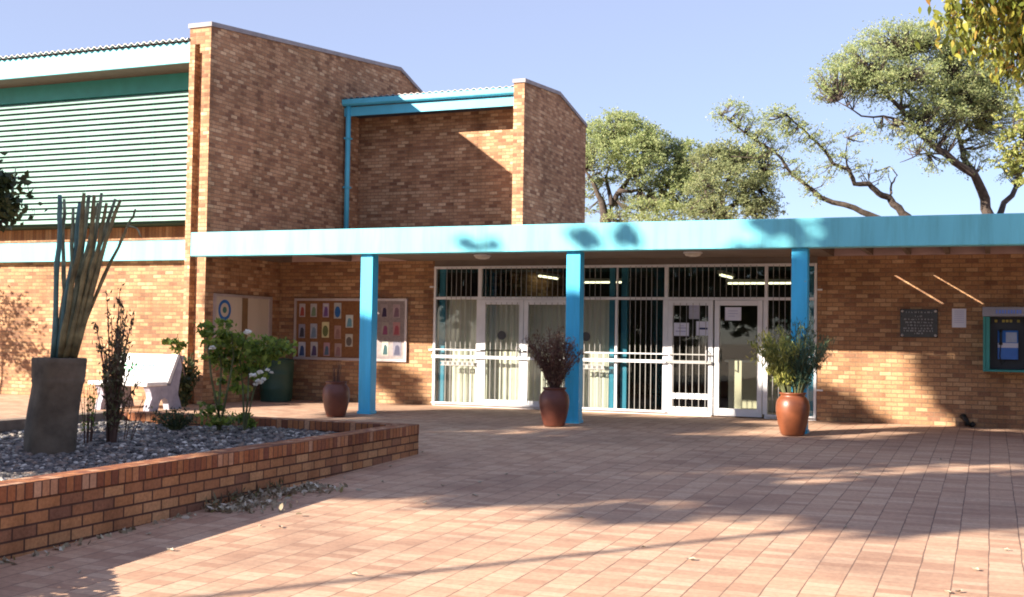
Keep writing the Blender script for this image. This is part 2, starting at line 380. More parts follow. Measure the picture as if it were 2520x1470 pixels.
# ------------------------------------------------------------------ entrance wing: canopy, walls, room
YG = 20.3
wing = thing('entrance_wing', (-6, 20.3, 0), 'low brick entrance wing under a long flat canopy on blue columns', 'building')
w = MB(); w.box(XW + .002, YG, -.02, -9.945, YG + .23, 3.05); w.build('noticeboard_wall', M_wall, wing)
w = MB(); w.box(-2.725, YG, -.02, 9, YG + .23, 3.05); w.build('plaque_wall', M_wall, wing)
w = MB(); w.box(-9.943, YG + .01, 2.672, -2.727, YG + .23, 3.05); w.build('lintel', M_soff, wing)
w = MB(); w.box(-13.53, 17.5, 2.715, 9, 17.74, 3.15); w.build('fascia_beam', M_blue, wing, bevel=.012)
w = MB(); w.box(-10.45, 17.743, 2.775, -2.45, YG - .002, 3.0); w.box(XW + .003, 17.743, 2.775, -13.15, YG - .002, 3.0); w.box(1.15, 17.743, 2.775, 9, YG - .002, 3.0)
w.build('soffit', M_soff, wing)
w = MB(); w.box(XW + .004, YG + .235, 3.053, 9, 23.395, 3.12); w.box(-10.45, 17.75, 3.003, -2.45, YG + .23, 3.05); w.build('flat_roof', M_roof, wing)
w = MB(); w.box(-13.148, 17.745, 3.02, -10.452, YG - .002, 3.06); w.box(-13.148, YG - .03, 2.785, -10.452, YG - .003, 3.018); w.build('recess_board', plain('pale_ceiling_board', (.50, .37, .34), .8, .08, 2), wing)
w = MB()
for x0, x1 in ((-2.448, -2.41), (-2.36, -1.80), (-1.76, 1.148)): w.box(x0, 17.745, 3.02, x1, YG - .002, 3.026)
for y0, y1 in ((17.745, 18.40), (19.25, YG - .004)): w.box(-2.415, y0, 3.0265, -1.755, y1, 3.032)
w.box(-2.448, YG - .03, 2.785, 1.148, YG - .003, 3.018); w.build('recess_board', plain('pale_ceiling_board_worn', (.42, .31, .30), .8, .15, 2), wing)
for i in range(6):
    w = MB(); x = -2.45 + .6 * i
    if i: w.box(x - .035, 17.743, 2.79, x + .035, YG - .003, 3.0); w.build('rafter', M_soff, wing)
for i in range(4):
    w = MB(); x = -13.15 + .675 * i
    if i == 2: w.box(x - .035, 17.743, 2.79, x + .035, YG - .003, 3.0); w.build('rafter', M_soff, wing)
for i, x in enumerate((-10.03, -6.28, -2.74)):
    w = MB(); zg = G(17.7); w.box(x, 17.60, zg - .05, x + .235, 17.80, 2.714)
    cl = w.build('column', M_bluecol, wing, bevel=.008)
    b = MB(); b.box(x - .012, 17.588, zg - .05, x + .247, 17.812, zg + .05); b.build('column_base', M_bluecol, cl)
# room behind the glass
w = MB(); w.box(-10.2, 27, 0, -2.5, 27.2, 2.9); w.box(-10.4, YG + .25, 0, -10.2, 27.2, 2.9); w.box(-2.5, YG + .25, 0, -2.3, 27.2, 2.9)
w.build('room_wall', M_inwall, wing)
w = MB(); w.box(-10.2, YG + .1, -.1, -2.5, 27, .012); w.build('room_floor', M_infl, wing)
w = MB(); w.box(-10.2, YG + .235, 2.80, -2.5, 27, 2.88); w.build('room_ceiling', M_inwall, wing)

# glazed screen
scr = thing('glazed_entrance_screen', (-6.3, YG, 0), 'white framed glazed entrance screen with burglar bars and double doors under the canopy', 'glass screen')
YF0, YF1 = YG - .02, YG + .06
def frame_part(name, boxes, mat=M_white, parent=scr):
    b = MB()
    for q in boxes: b.box(*q)
    return b.build(name, mat, parent, bevel=.004)
frame_part('frame', [(-9.94, YF0, 0, -9.895, YF1, 2.668), (-2.775, YF0, 0, -2.73, YF1, 2.668), (-9.894, YF0, 2.62, -2.776, YF1, 2.668), (-9.894, YF0, -.01, -4.52, YF1, .07), (-3.60, YF0, -.01, -2.776, YF1, .07)])
frame_part('transom', [(-9.893, YF0 + .004, 2.035, -2.777, YF1 - .004, 2.085)])
for x0, x1 in ((-9.03, -8.93), (-6.29, -6.245), (-5.40, -5.31), (-3.63, -3.55)):
    frame_part('mullion', [(x0, YF0 - .003, .071, x1, YF1 - .006, 2.034), (x0 + .02, YF0 - .003, 2.086, x1 - .005, YF1 - .006, 2.619)])
for x0, x1 in ((-9.86, -9.74), (-6.43, -6.33), (-6.205, -6.09), (-2.93, -2.785)):
    frame_part('teal_post', [(x0, YF1 + .012, .02, x1, YF1 + .10, 2.66)], M_tealp)
YB = YG - .075
for x0, x1 in ((-9.93, -6.27), (-6.26, -5.33), (-3.58, -2.74)):
    for ya_, za_, yb_, zb_ in ((.022, .915, .016, .968), (.012, 1.065, .012, 1.085), (.012, .045, .012, .075)): rails = MB(); rails.box(x0, YB - ya_, za_, x1, YB + yb_, zb_); rails.build('grille_rail', M_white, scr)
def grille(x0, x1, z0, z1, sp=.105, deco=None):
    b = MB(); n = max(1, int(round((x1 - x0) / sp)))
    for i in range(1, n):
        x = x0 + (x1 - x0) * i / n; b.box(x - .0045, YB - .0045, z0, x + .0045, YB + .0045, z1)
    if deco:
        b.box(x0, YB - .009, deco - .008, x1, YB + .009, deco + .008); b.box(x0, YB - .009, deco - .078, x1, YB + .009, deco - .062)
        for i in range(0, n):
            x = x0 + (x1 - x0) * (i + .5) / n; b.box(x - .028, YB - .004, deco - .07, x + .028, YB + .004, deco)
    b.build('security_grille', M_bar, scr)
for x0, x1 in ((-9.74, -9.03), (-8.93, -6.45), (-6.09, -5.40), (-5.31, -3.63), (-3.55, -2.95)): grille(x0, x1, 2.06, 2.64)
grille(-9.74, -9.03, .07, 2.06, deco=.85); grille(-7.05, -6.45, .07, 2.06, deco=.85); grille(-6.09, -5.40, .07, 2.06); grille(-3.55, -2.95, .07, 2.06)
def pane(x0, x1, z0, z1, parent, y=YG + .02):
    b = MB(); b.box(x0, y, z0, x1, y + .006, z1); return b.build('glass_pane', M_glass, parent)
for x0, x1 in ((-9.895, -9.01), (-8.95, -6.29), (-6.245, -5.38), (-5.315, -3.61), (-3.555, -2.775)): pane(x0, x1, 2.087, 2.618, scr)
for x0, x1 in ((-9.895, -9.03), (-7.02, -6.29), (-6.245, -5.40), (-3.55, -2.775)): pane(x0, x1, .072, 2.033, scr)
def door(x0, x1, bars, top=2.03, kick=None, st=.085):
    y0, y1 = YG - .035, YG + .045
    b = MB(); b.box(x0, y0, .02, x0 + st, y1, top); b.box(x1 - st, y0, .02, x1, y1, top); b.box(x0 + st, y0, top - .09, x1 - st, y1, top); b.box(x0 + st, y0, .02, x1 - st, y1, .15)
    if kick: b.box(x0 + st, y0 + .002, kick - .05, x1 - st, y1 - .002, kick + .05)
    dr = b.build('door', M_white, scr, bevel=.004)
    pane(x0 + st, x1 - st, .15, top - .09, dr, YG)
    if bars:
        q = MB(); n = max(2, int((x1 - x0) / .105))
        for i in range(1, n):
            x = x0 + (x1 - x0) * i / n; q.box(x - .0045, YB - .0045, .1, x + .0045, YB + .0045, top - .05)
        q.box(x0 + .01, YB - .02, .915, x1 - .01, YB + .014, .968); q.box(x0 + .01, YB - .012, 1.065, x1 - .01, YB + .012, 1.085)
        q.build('security_grille', M_bar, dr)
    return dr
d1 = door(-8.925, -8.07, True); d2 = door(-8.06, -7.03, True); d3 = door(-5.305, -4.50, True, kick=.34); d4 = door(-4.47, -3.64, False)
for (x, dd) in ((-8.17, d1), (-7.95, d2), (-4.60, d3), (-4.38, d4)):
    h = MB(); h.tube([(x, YG - .04, .95), (x, YG - .10, .95), (x, YG - .10, 1.15), (x, YG - .04, 1.15)], .012, 8); h.build('handle', M_steel, dd)
for x in (-8.48, -6.82):
    h = MB(); h.tube([(x, YB - .012, 1.36), (x, YB - .004, 1.36)], .085, 18); h.build('lock_plate', plain('dark_iron', (.06, .06, .065), .6), d1 if x < -8 else scr)
for x0, x1, z0 in ((-10.02, -9.945, 2.26), (-10.02, -9.945, 1.05), (-2.725, -2.62, .5), (-2.725, -2.64, 2.2)):
    h = MB(); h.box(x0, YF0 - .02, z0, x1, YG - .002, z0 + .028); h.build('hinge', M_white, scr)

# things inside
def curtain(x0, x1, label):
    c = MB(); n = int((x1 - x0) / .012); vs = []; fs = []
    for i in range(n + 1):
        x = x0 + (x1 - x0) * i / n; y = 20.50 + .011 * math.sin(x * 52) + .008 * math.sin(x * 23 + 1)
        vs += [(x, y, .06), (x, y, 2.10)]
    for i in range(n): fs.append((2 * i, 2 * i + 2, 2 * i + 3, 2 * i + 1))
    c.add(vs, fs); return solo(c, 'curtain', M_curt, label, 'curtain', smooth=True)
curtain(-10.12, -8.05, 'cream pleated curtain behind the left pair of barred glass panels')
curtain(-8.03, -6.40, 'cream pleated curtain behind the glass door beside the middle blue column')
ct = thing('reception_counter', (-3.9, 22.2, 0), 'pale counter standing inside behind the right hand glass door', 'counter')
b = MB(); b.box(-4.6, 22.1, .012, -3.0, 22.16, .92); b.box(-4.6, 22.161, .012, -4.54, 22.6, .92); b.box(-3.06, 22.161, .012, -3.0, 22.6, .92); b.build('front_panel', M_incnt, ct)
b = MB(); b.box(-4.66, 22.02, .921, -2.94, 22.68, .965); b.build('counter_top', M_white, ct, bevel=.006)
ds = thing('display_stand', (-4.16, 20.55, 0), 'cream upright board standing just inside the unbarred right hand glass door', 'stand')
b = MB(); b.box(-4.27, 20.52, .06, -4.04, 20.545, .98); b.build('board', M_incnt, ds)
b = MB(); b.box(-4.3, 20.45, .013, -4.01, 20.62, .058); b.build('foot', M_fit, ds)
def lamp(x, y, z, along_y, label, L=1.2):
    t = thing('fluorescent_light', (x, y, z), label, 'ceiling light', 'lit fluorescent lights inside the entrance hall')
    dx, dy = (0, L / 2) if along_y else (L / 2, 0); wx, wy = (.06, 0) if along_y else (0, .06)
    b = MB(); b.box(x - dx - wx, y - dy - wy, z + .04, x + dx + wx, y + dy + wy, z + .10); b.build('housing', M_fit, t)
    b = MB(); b.tube([(x - dx * .95, y - dy * .95, z + .015), (x + dx * .95, y + dy * .95, z + .015)], .02, 8); b.build('tube', M_lamp, t)
lamp(-8.75, 23.4, 2.60, True, 'glowing tube light behind the transom left of the middle blue column')
lamp(-4.93, 23.4, 2.60, True, 'glowing tube light behind the transom above the open right hand doors')
lamp(-7.75, 24.2, 2.53, False, 'dim tube light seen edge on just right of the middle blue column', 1.1)
lamp(-4.35, 24.2, 2.50, False, 'long thin tube light seen edge on above the right hand glass door', 1.5)

def bulkhead(x, y, label):
    t = thing('soffit_light', (x, y, 2.775), label, 'ceiling light', 'round lights on the canopy soffit')
    b = MB(); b.lathe((x, y, 2.70), [(.05, 0), (.12, .015), (.14, .045), (.14, .074)], 24); b.smooth = True; b.build('diffuser', plain('opal_diffuser', (.6, .55, .48), .5), t)
    b = MB(); b.lathe((x, y, 2.755), [(.155, 0), (.155, .0195)], 24); b.build('rim', M_white, t)
bulkhead(-8.32, 18.9, 'round soffit light between the left and middle blue columns')
bulkhead(-4.54, 18.9, 'round soffit light between the middle and right blue columns')

# ------------------------------------------------------------------ boards and signs
nb = thing('noticeboard', (-11.77, YG, .81), 'wide cork noticeboard in a metal frame on the shaded wall behind the left blue column', 'noticeboard')
x0, x1, z0, z1 = -13.06, -10.50, .815, 2.045
b = MB(); b.box(x0, YG - .05, z0, x1, YG - .003, z0 + .05); b.box(x0, YG - .05, z1 - .045, x1, YG - .003, z1); b.box(x0, YG - .05, z0 + .05, x0 + .045, YG - .003, z1 - .045); b.box(x1 - .045, YG - .05, z0 + .05, x1, YG - .003, z1 - .045)
b.build('frame', M_alu, nb)
b = MB(); b.box(x0 + .045, YG - .022, z0 + .05, -11.36, YG - .004, z1 - .045); b.build('cork_panel', M_cork, nb)
b = MB(); b.box(-11.358, YG - .022, z0 + .05, x1 - .045, YG - .004, z1 - .045); b.build('felt_panel', M_greyb, nb)
def posterM(c): return plain('printed_paper', c, .8, .1, 12)
NOTE_G = 'notices pinned on the cork noticeboard'
ROWS = ('top', 'middle', 'bottom')
def notice(px, py, w, h, paper, blob, label, Y=YG - .024, ell=False, blob2=None):
    p = aty(px, py, Y); w /= 122.; h /= 128.
    t = thing('notice', (p[0], Y, p[2] - h / 2), label, 'notice', NOTE_G)
    b = MB(); b.box(p[0] - w / 2, Y - .003, p[2] - h / 2, p[0] + w / 2, Y, p[2] + h / 2); b.build('sheet', posterM(paper), t)
    b = MB(); n = 14; cz = p[2] - h * .08
    if ell: ring = [(p[0] + w * .40 * math.cos(2 * PI * k / n), cz + h * .36 * math.sin(2 * PI * k / n)) for k in range(n)]
    else: ring = [(p[0] - w * .36, cz - h * .33), (p[0] + w * .36, cz - h * .33), (p[0] + w * .30, cz + h * .2), (p[0] + w * .12, cz + h * .34), (p[0] - w * .18, cz + h * .3)]
    b.prism([(x, Y - .0035, z) for x, z in ring], [(x, Y - .005, z) for x, z in ring]); b.build('print', posterM(blob), t)
    if not ell:
        b = MB()
        for k in range(3): b.box(p[0] - w * .36, Y - .0046, p[2] - h * (.38 + .035 * k), p[0] + w * random.uniform(.1, .36), Y - .0032, p[2] - h * (.362 + .035 * k))
        b.build('text_lines', posterM((.08, .08, .09)), t)
    if blob2:
        b = MB(); b.box(p[0] - w * .38, Y - .0048, p[2] + h * .30, p[0] + w * .38, Y - .0034, p[2] + h * .42); b.build('print', posterM(blob2), t)
GR = (.42, .40, .40); 
notice(744, 764, 17, 34, (.45, .40, .40), (.30, .06, .05), 'reddish notice in the top left corner of the cork noticeboard')
notice(772, 764, 18, 34, GR, (.15, .22, .14), 'greenish grey notice second from the left in the top row of the noticeboard')
notice(802, 764, 17, 36, (.40, .34, .44), (.14, .07, .22), 'purple notice third from the left in the top row of the noticeboard', blob2=(.5, .5, .5))
notice(831, 765, 20, 40, (.40, .40, .38), (.02, .11, .34), 'notice with a large blue oval in the top row of the noticeboard', ell=True)
notice(743, 815, 18, 36, (.25, .24, .30), (.04, .04, .06), 'grey notice with a black figure at the left of the middle row')
notice(772, 815, 19, 38, (.34, .36, .42), (.14, .2, .28), 'pale blue grey notice second from the left in the middle row of the noticeboard')
notice(801, 812, 20, 40, (.62, .56, .30), (.12, .14, .05), 'cream yellow notice with a dark round print in the middle row', ell=True)
notice(831, 818, 18, 34, (.36, .22, .18), (.26, .14, .12), 'brownish notice fourth from the left in the middle row of the noticeboard')
notice(743, 860, 20, 38, (.46, .46, .52), (.03, .06, .16), 'white notice with a navy triangle in the bottom left corner of the noticeboard')
notice(773, 860, 20, 38, (.44, .42, .42), (.07, .05, .12), 'white notice with a dark violet print second from the left in the bottom row')
notice(804, 860, 17, 34, (.40, .24, .26), (.08, .13, .2), 'pink notice with a teal print third from the left in the bottom row')
notice(832, 862, 19, 34, (.36, .25, .22), (.26, .14, .14), 'faded pinkish notice fourth from the left in the bottom row of the noticeboard')
notice(860, 791, 20, 32, (.52, .56, .54), (.12, .28, .36), 'white notice with pale blue columns hung below the empty strip of cork')
notice(859, 838, 20, 32, (.46, .43, .36), (.12, .10, .09), 'cream notice with a dark emblem below the pale blue one', ell=True)
notice(946, 766, 18, 34, (.30, .25, .26), (.03, .02, .06), 'grey notice with a black square at the top of the felt panel')
notice(976, 766, 19, 34, (.34, .26, .28), (.17, .10, .14), 'mauve grey notice in the top right corner of the noticeboard')
notice(948, 810, 19, 34, (.30, .26, .24), (.22, .06, .13), 'notice with a magenta print in the middle of the felt panel')
notice(976, 810, 19, 34, (.38, .20, .20), (.3, .07, .09), 'red pink notice at the right edge of the middle row')
notice(948, 858, 17, 36, (.34, .34, .30), (.02, .06, .07), 'notice with a dark green print at the bottom of the felt panel')
notice(977, 859, 22, 36, (.16, .15, .19), (.05, .05, .09), 'dark charcoal notice in the bottom right corner of the noticeboard')

db = thing('display_case', (XW, 18.9, 1.2), 'pale double panel display case with a blue ring behind the rose bush', 'display board')
ya, yb, za, zb = 18.10, 19.98, 1.05, 2.06
b = MB(); xf = XW + .05
for q in ((ya, za, yb, za + .05), (ya, zb - .05, yb, zb), (ya, za + .05, ya + .05, zb - .05), (yb - .1, za + .05, yb, zb - .05)): b.box(XW + .002, q[0], q[1], xf, q[2], q[3])
b.build('frame', M_alu, db)
ym = 18.98
b = MB(); b.box(XW + .002, ym, za + .05, XW + .045, ym + .17, zb - .05); b.build('centre_post', plain('brown_timber', (.20, .12, .06), .7), db)
pl = MB(); pl.box(XW + .002, ya + .05, za + .05, XW + .03, ym, zb - .05); p1 = pl.build('panel', M_cream, db)
pl = MB(); pl.box(XW + .002, ym + .17, za + .05, XW + .03, yb - .1, zb - .05); p2 = pl.build('panel', M_cream, db)
b = MB(); cy, cz = 18.42, 1.76
def ringm(r0, r1, x0, x1, n=28):
    b = MB(); vs = []; fs = []
    for k in range(n):
        a = 2 * PI * k / n
        for r in (r0, r1):
            for x in (x0, x1): vs.append((x, cy + r * math.cos(a), cz + r * math.sin(a)))
    for k in range(n):
        i = 4 * k; j = 4 * ((k + 1) % n)
        fs += [(i + 1, i + 3, j + 3, j + 1), (i + 2, j + 2, j + 3, i + 3), (i, i + 1, j + 1, j)]
    b.add(vs, fs); return b
ringm(.135, .195, XW + .031, XW + .036).build('ring_emblem', plain('emblem_blue', (.02, .12, .38), .6), p1)
ringm(.0, .06, XW + .031, XW + .036).build('emblem_centre', plain('emblem_green', (.05, .16, .14), .6), p1)

pq = thing('wall_plaque', (-1.095, YG, 1.42), 'black stone plaque with small engraved lines on the right hand brick wall', 'plaque')
b = MB(); b.box(-1.385, YG - .035, 1.43, -.80, YG - .002, 1.895); b.build('slab', M_black, pq, bevel=.004)
b = MB(); rr = random.Random(3)
for z, n_, hw in ((1.83, 9, .20), (1.765, 4, .06), (1.715, 12, .23), (1.665, 11, .21), (1.615, 8, .17), (1.565, 13, .24), (1.525, 12, .23), (1.485, 4, .07)):
    x = -1.0925 - hw
    while x < -1.0925 + hw:
        ww = rr.uniform(.012, .055)
        for k in range(int(ww / .012)): b.box(x + k * .013, YG - .0375, z, x + k * .013 + .008, YG - .0352, z + rr.choice((.016, .022, .026)))
        x += ww + .02
b.build('lettering', M_gtext, pq)
for x in (-1.35, -.835):
    for z in (1.465, 1.86):
        b = MB(); b.lathe((0, 0, 0), [(.022, 0), (.02, .012), (.008, .018)], 14); b.v = [(x + p[0], YG - .035 - p[2], z + p[1]) for p in b.v]; b.build('bolt', M_steel, pq)
def sheet(name, x0, x1, z0, z1, y, label, lines=None, cat='notice', th=.004, mat=M_paper, lmat=M_bluel):
    t = thing(name, ((x0 + x1) / 2, y, z0), label, cat)
    b = MB(); b.box(x0, y - th, z0, x1, y, z1); b.build('sheet', mat, t)
    if lines:
        b = MB()
        for (fx0, fx1, fz0, fz1) in lines: b.box(x0 + fx0 * (x1 - x0), y - th - .0015, z0 + fz0 * (z1 - z0), x0 + fx1 * (x1 - x0), y - th - .0003, z0 + fz1 * (z1 - z0))
        b.build('print', lmat, t)
    return t
wl = plain('faint_print', (.42, .43, .62), .8)
txt = [(.15, .85, .86 - .1 * k, .885 - .1 * k) for k in range(7)]
sheet('paper_notice', -.585, -.37, 1.60, 1.905, YG - .001, 'single white paper notice on the brick wall between the plaque and the payphone', txt, lmat=wl)
YD = YG - .015
sheet('paper_notice', -5.21, -4.93, 1.40, 1.63, YD, 'white paper on the left of the barred door, lower of its papers', [(.15, .8, .3, .4), (.3, .85, .55, .65), (.4, .7, .75, .8)], lmat=wl)
sheet('paper_notice', -4.80, -4.56, 1.41, 1.66, YD, 'white paper with a dark blue bar on the barred door', [(.2, .85, .42, .56)], lmat=plain('dark_blue_print', (.02, .03, .12), .7))
sheet('paper_notice', -4.93, -4.74, 1.70, 1.99, YD, 'translucent looking grey paper high on the barred door above two others', [(.15, .85, .8, .83), (.15, .7, .6, .63)], mat=plain('grey_paper', (.40, .40, .48), .8), lmat=wl)
sheet('paper_notice', -4.29, -4.01, 1.68, 1.91, YD, 'lone white paper on the unbarred right hand glass door', [(.2, .8, .7, .75), (.2, .8, .5, .55), (.2, .6, .3, .35)], lmat=wl)

ph = thing('payphone_booth', (.26, YG, .9), 'teal wall mounted payphone hood at the right end of the brick wall', 'payphone')
xa, xb, ya, za, zb = -.115, .64, 19.90, .905, 1.925
b = MB(); b.box(xa, ya, za, xa + .035, YG - .003, zb - .15); b.box(xb - .035, ya, za, xb, YG - .003, zb - .15); b.box(xa + .036, ya, za, xb - .036, YG - .003, za + .035)
for x0, x1 in ((xa + .036, xa + .10), (xb - .10, xb - .036)): b.box(x0, ya + .012, za + .036, x1, ya + .05, zb - .151)
b.build('hood', M_teal, ph, bevel=.006)
b = MB(); b.box(xa - .01, ya - .01, zb - .148, xb + .01, YG - .003, zb); b.build('header', plain('header_grey', (.26, .27, .33), .5), ph, bevel=.006)
b = MB()
for i in range(9): b.box(xa + .19 + i * .042, ya - .013, zb - .105, xa + .19 + i * .042 + (.03 if i % 3 else .022), ya - .0105, zb - .045)
b.build('lettering', M_bluel, ph)
b = MB(); b.box(xa + .036, YG - .04, za + .036, xb - .036, YG - .004, zb - .151); b.build('back_panel', M_navy, ph)
b = MB()
for i in range(7):
    if i % 2 == 0 or i == 3: b.box(xa + .17 + i * .055, YG - .043, zb - .235, xa + .21 + i * .055, YG - .041, zb - .195)
b.build('lettering', M_yell, ph)
bx = MB(); bx.box(.10, YG - .17, 1.10, .40, YG - .041, 1.30); bx.prism([(.10, YG - .17, 1.302), (.40, YG - .17, 1.302), (.40, YG - .041, 1.302), (.10, YG - .041, 1.302)], [(.10, YG - .11, 1.56), (.40, YG - .11, 1.56), (.40, YG - .041, 1.56), (.10, YG - .041, 1.56)])
pb = bx.build('phone_body', M_bluep, ph, bevel=.006)
b = MB(); b.box(.102, YG - .178, 1.285, .398, YG - .171, 1.36); b.build('card_slot_panel', M_paper, pb)
b = MB(); b.prism([(.22, YG - .160, 1.37), (.38, YG - .160, 1.37), (.38, YG - .15, 1.37), (.22, YG - .15, 1.37)], [(.22, YG - .122, 1.53), (.38, YG - .122, 1.53), (.38, YG - .112, 1.53), (.22, YG - .112, 1.53)]); b.build('keypad', plain('keypad_grey', (.45, .5, .62), .5), pb)
b = MB(); b.tube([(.145, YG - .19, 1.34), (.145, YG - .21, 1.38), (.145, YG - .19, 1.52), (.145, YG - .16, 1.56)], [.03, .02, .02, .03], 10); b.build('handset', plain('black_plastic', (.02, .02, .025), .35), pb)
b = MB(); b.tube([(.145, YG - .19, 1.33), (.13, YG - .2, 1.15), (.16, YG - .2, 1.02), (.22, YG - .16, 1.08)], .008, 6); b.build('cord', plain('black_plastic_cord', (.02, .02, .025), .5), pb)
b = MB(); b.tube([(-.42, YG - .005, .16), (-.40, YG - .08, .17), (-.36, YG - .10, .10), (-.345, YG - .10, .03)], [.045, .045, .04, .045], 10); b.tube([(-.30, YG - .06, .012), (-.24, YG - .07, .07)], .04, 8)
solo(b, 'drain_spout', plain('black_iron', (.012, .012, .012), .6), 'small black drain spout at the foot of the right hand brick wall', 'drain spout', smooth=True)

# ------------------------------------------------------------------ raised bed
XP = -6.35; ZT = .24; YBK = 13.0
def xp(y): return -6.40 - .0215 * (y - 6.25)
bed = thing('raised_bed', (-8.6, 9, -.2), 'raised brick planting bed with a soldier course coping in the left foreground', 'planter')
def gw(y): return G(y) - .05
w = MB()
for y0, y1 in ((1.0, 7.0), (7.0, YBK)):
    a_, b_ = xp(y0), xp(y1); w.prism([(a_ - .22, y0, gw(y0)), (a_, y0, gw(y0)), (b_, y1, gw(y1)), (b_ - .22, y1, gw(y1))], [(a_ - .22, y0, .115), (a_, y0, .115), (b_, y1, .115), (b_ - .22, y1, .115)])
w.box(-11.2, YBK - .22, G(YBK) - .05, xp(YBK) - .222, YBK, .115); w.box(-11.2, 1.0, -.45, -10.98, YBK - .222, .10)
w.build('wall', M_plant, bed)
w = MB(); w.prism([(xp(1) - .232, 1, .117), (xp(1) + .008, 1, .117), (xp(YBK) + .008, YBK, .117), (xp(YBK) - .232, YBK, .117)], [(xp(1) - .232, 1, ZT), (xp(1) + .008, 1, ZT), (xp(YBK) + .008, YBK, ZT), (xp(YBK) - .232, YBK, ZT)]); w.build('front_coping', M_sold, bed, bevel=.008)
w = MB(); w.box(-11.2, YBK - .232, .117, xp(YBK) - .234, YBK + .008, ZT - .001); w.build('back_coping', M_sold, bed, bevel=.008)
w = MB(); w.box(-11.21, 1.0, .102, -10.97, YBK - .236, ZT - .002); w.build('side_coping', plain('rough_stone', (.22, .16, .12), .9, .25, 5, bmp=.6), bed, bevel=.01)
# gravel: uneven base plus loose stones
m, nt, b_, L = new('blue_gravel'); tc = coords(nt)
vo = nt.nodes.new('ShaderNodeTexVoronoi'); vo.inputs['Scale'].default_value = 26; L.new(tc.outputs['Object'], vo.inputs['Vector'])
r = ramp(nt, [(0, (.05, .045, .043)), (.4, (.11, .10, .095)), (.75, (.18, .16, .145)), (1, (.34, .31, .28))]); L.new(vo.outputs['Color'], r.inputs[0]); L.new(r.outputs[0], b_.inputs['Base Color'])
b_.inputs['Roughness'].default_value = .85; bump(nt, b_, vo.outputs['Distance'], .9, .03); M_grav = m
m, nt, b_, L = new('loose_stone'); gn = nt.nodes.new('ShaderNodeNewGeometry'); r = ramp(nt, [(0, (.05, .045, .045)), (.3, (.11, .10, .098)), (.6, (.19, .172, .16)), (.78, (.24, .17, .13)), (.9, (.34, .31, .28)), (1, (.66, .62, .56))]); L.new(gn.outputs['Random Per Island'], r.inputs[0]); L.new(r.outputs[0], b_.inputs['Base Color']); b_.inputs['Roughness'].default_value = .8; M_stone = m
def gz(x, y): return .10 + .03 * math.sin(x * 2.1 + y) * math.sin(y * 1.7) + .05 * math.exp(-((x + 8.9) ** 2 + (y - 12.0) ** 2) / .5)
gm = MB(); nx, ny = 46, 110; vs = []; fs = []
for i in range(nx + 1):
    for j in range(ny + 1):
        y = 1 + (YBK - .22 - 1) * j / ny; x = -10.98 + (xp(y) - .22 + 10.98) * i / nx; vs.append((x, y, gz(x, y) + random.uniform(-.012, .012)))
for i in range(nx):
    for j in range(ny): k = i * (ny + 1) + j; fs.append((k, k + ny + 1, k + ny + 2, k + 1))
gm.add(vs, fs); struct(gm, 'gravel_bed', M_grav, 'stuff')
ICO = []
t_ = (1 + 5 ** .5) / 2
IV = np.array([(-1, t_, 0), (1, t_, 0), (-1, -t_, 0), (1, -t_, 0), (0, -1, t_), (0, 1, t_), (0, -1, -t_), (0, 1, -t_), (t_, 0, -1), (t_, 0, 1), (-t_, 0, -1), (-t_, 0, 1)]) / 1.9
IF = [(0, 11, 5), (0, 5, 1), (0, 1, 7), (0, 7, 10), (0, 10, 11), (1, 5, 9), (5, 11, 4), (11, 10, 2), (10, 7, 6), (7, 1, 8), (3, 9, 4), (3, 4, 2), (3, 2, 6), (3, 6, 8), (3, 8, 9), (4, 9, 5), (2, 4, 11), (6, 2, 10), (8, 6, 7), (9, 8, 1)]
st = MB()
for i in range(9000):
    y = random.uniform(4.8, YBK - .26); x = random.uniform(max(-10.9, -y * 1.04 - .3), xp(y) - .26); s = random.choice((.012, .016, .020, .024, .028, .036))
    sc = np.array([s * random.uniform(.7, 1.3), s * random.uniform(.7, 1.3), s * random.uniform(.5, .8)])
    st.add(IV * sc * RNG.uniform(.8, 1.2, (12, 1)) + np.array([x, y, gz(x, y) + s * .25]), IF)
struct(st, 'loose_gravel', M_stone, 'stuff')

# ------------------------------------------------------------------ plants
def quads(centers, size, rng, aspect=2.2, up=0., jit=.35, dirs=None, flat=.0, lens=False):
    """many small leaf faces: rhombus leaves at the given centres"""
    n = len(centers); d = rng.normal(size=(n, 3)); d[:, 2] += up
    if dirs is not None: d = d * .45 + dirs
    d /= np.linalg.norm(d, axis=1)[:, None]
    a = rng.normal(size=(n, 3)); 
    if flat: a[:, 2] *= (1 - flat)
    e = np.cross(d, a); e /= (np.linalg.norm(e, axis=1)[:, None] + 1e-9)
    s = size * (1 + jit * rng.uniform(-1, 1, n))[:, None]
    c = np.asarray(centers); L_ = d * s; W = e * s / aspect
    if lens:
        h = np.cross(d, e) * s * .06
        v = np.stack([c - L_ * .5, c + W * .38 - L_ * .25 + h, c + W * .46 + h, c + W * .26 + L_ * .28 + h * .6, c + L_ * .55, c - W * .26 + L_ * .28 + h * .6, c - W * .46 + h, c - W * .38 - L_ * .25 + h], 1).reshape(-1, 3)
        return v, (np.arange(n)[:, None] * 8 + np.arange(8)[None]).tolist()
    v = np.stack([c - L_ * .5, c + W * .5 - L_ * .05, c + L_ * .5, c - W * .5 - L_ * .05], 1).reshape(-1, 3)
    f = (np.arange(n)[:, None] * 4 + np.arange(4)[None]).tolist()
    return v, f
class Leaves(MB):
    def leaves(s, *a, **k):
        v, f = quads(*a, **k); b = len(s.v); s.v += v.tolist(); s.f += [[b + i for i in q] for q in f]; return s
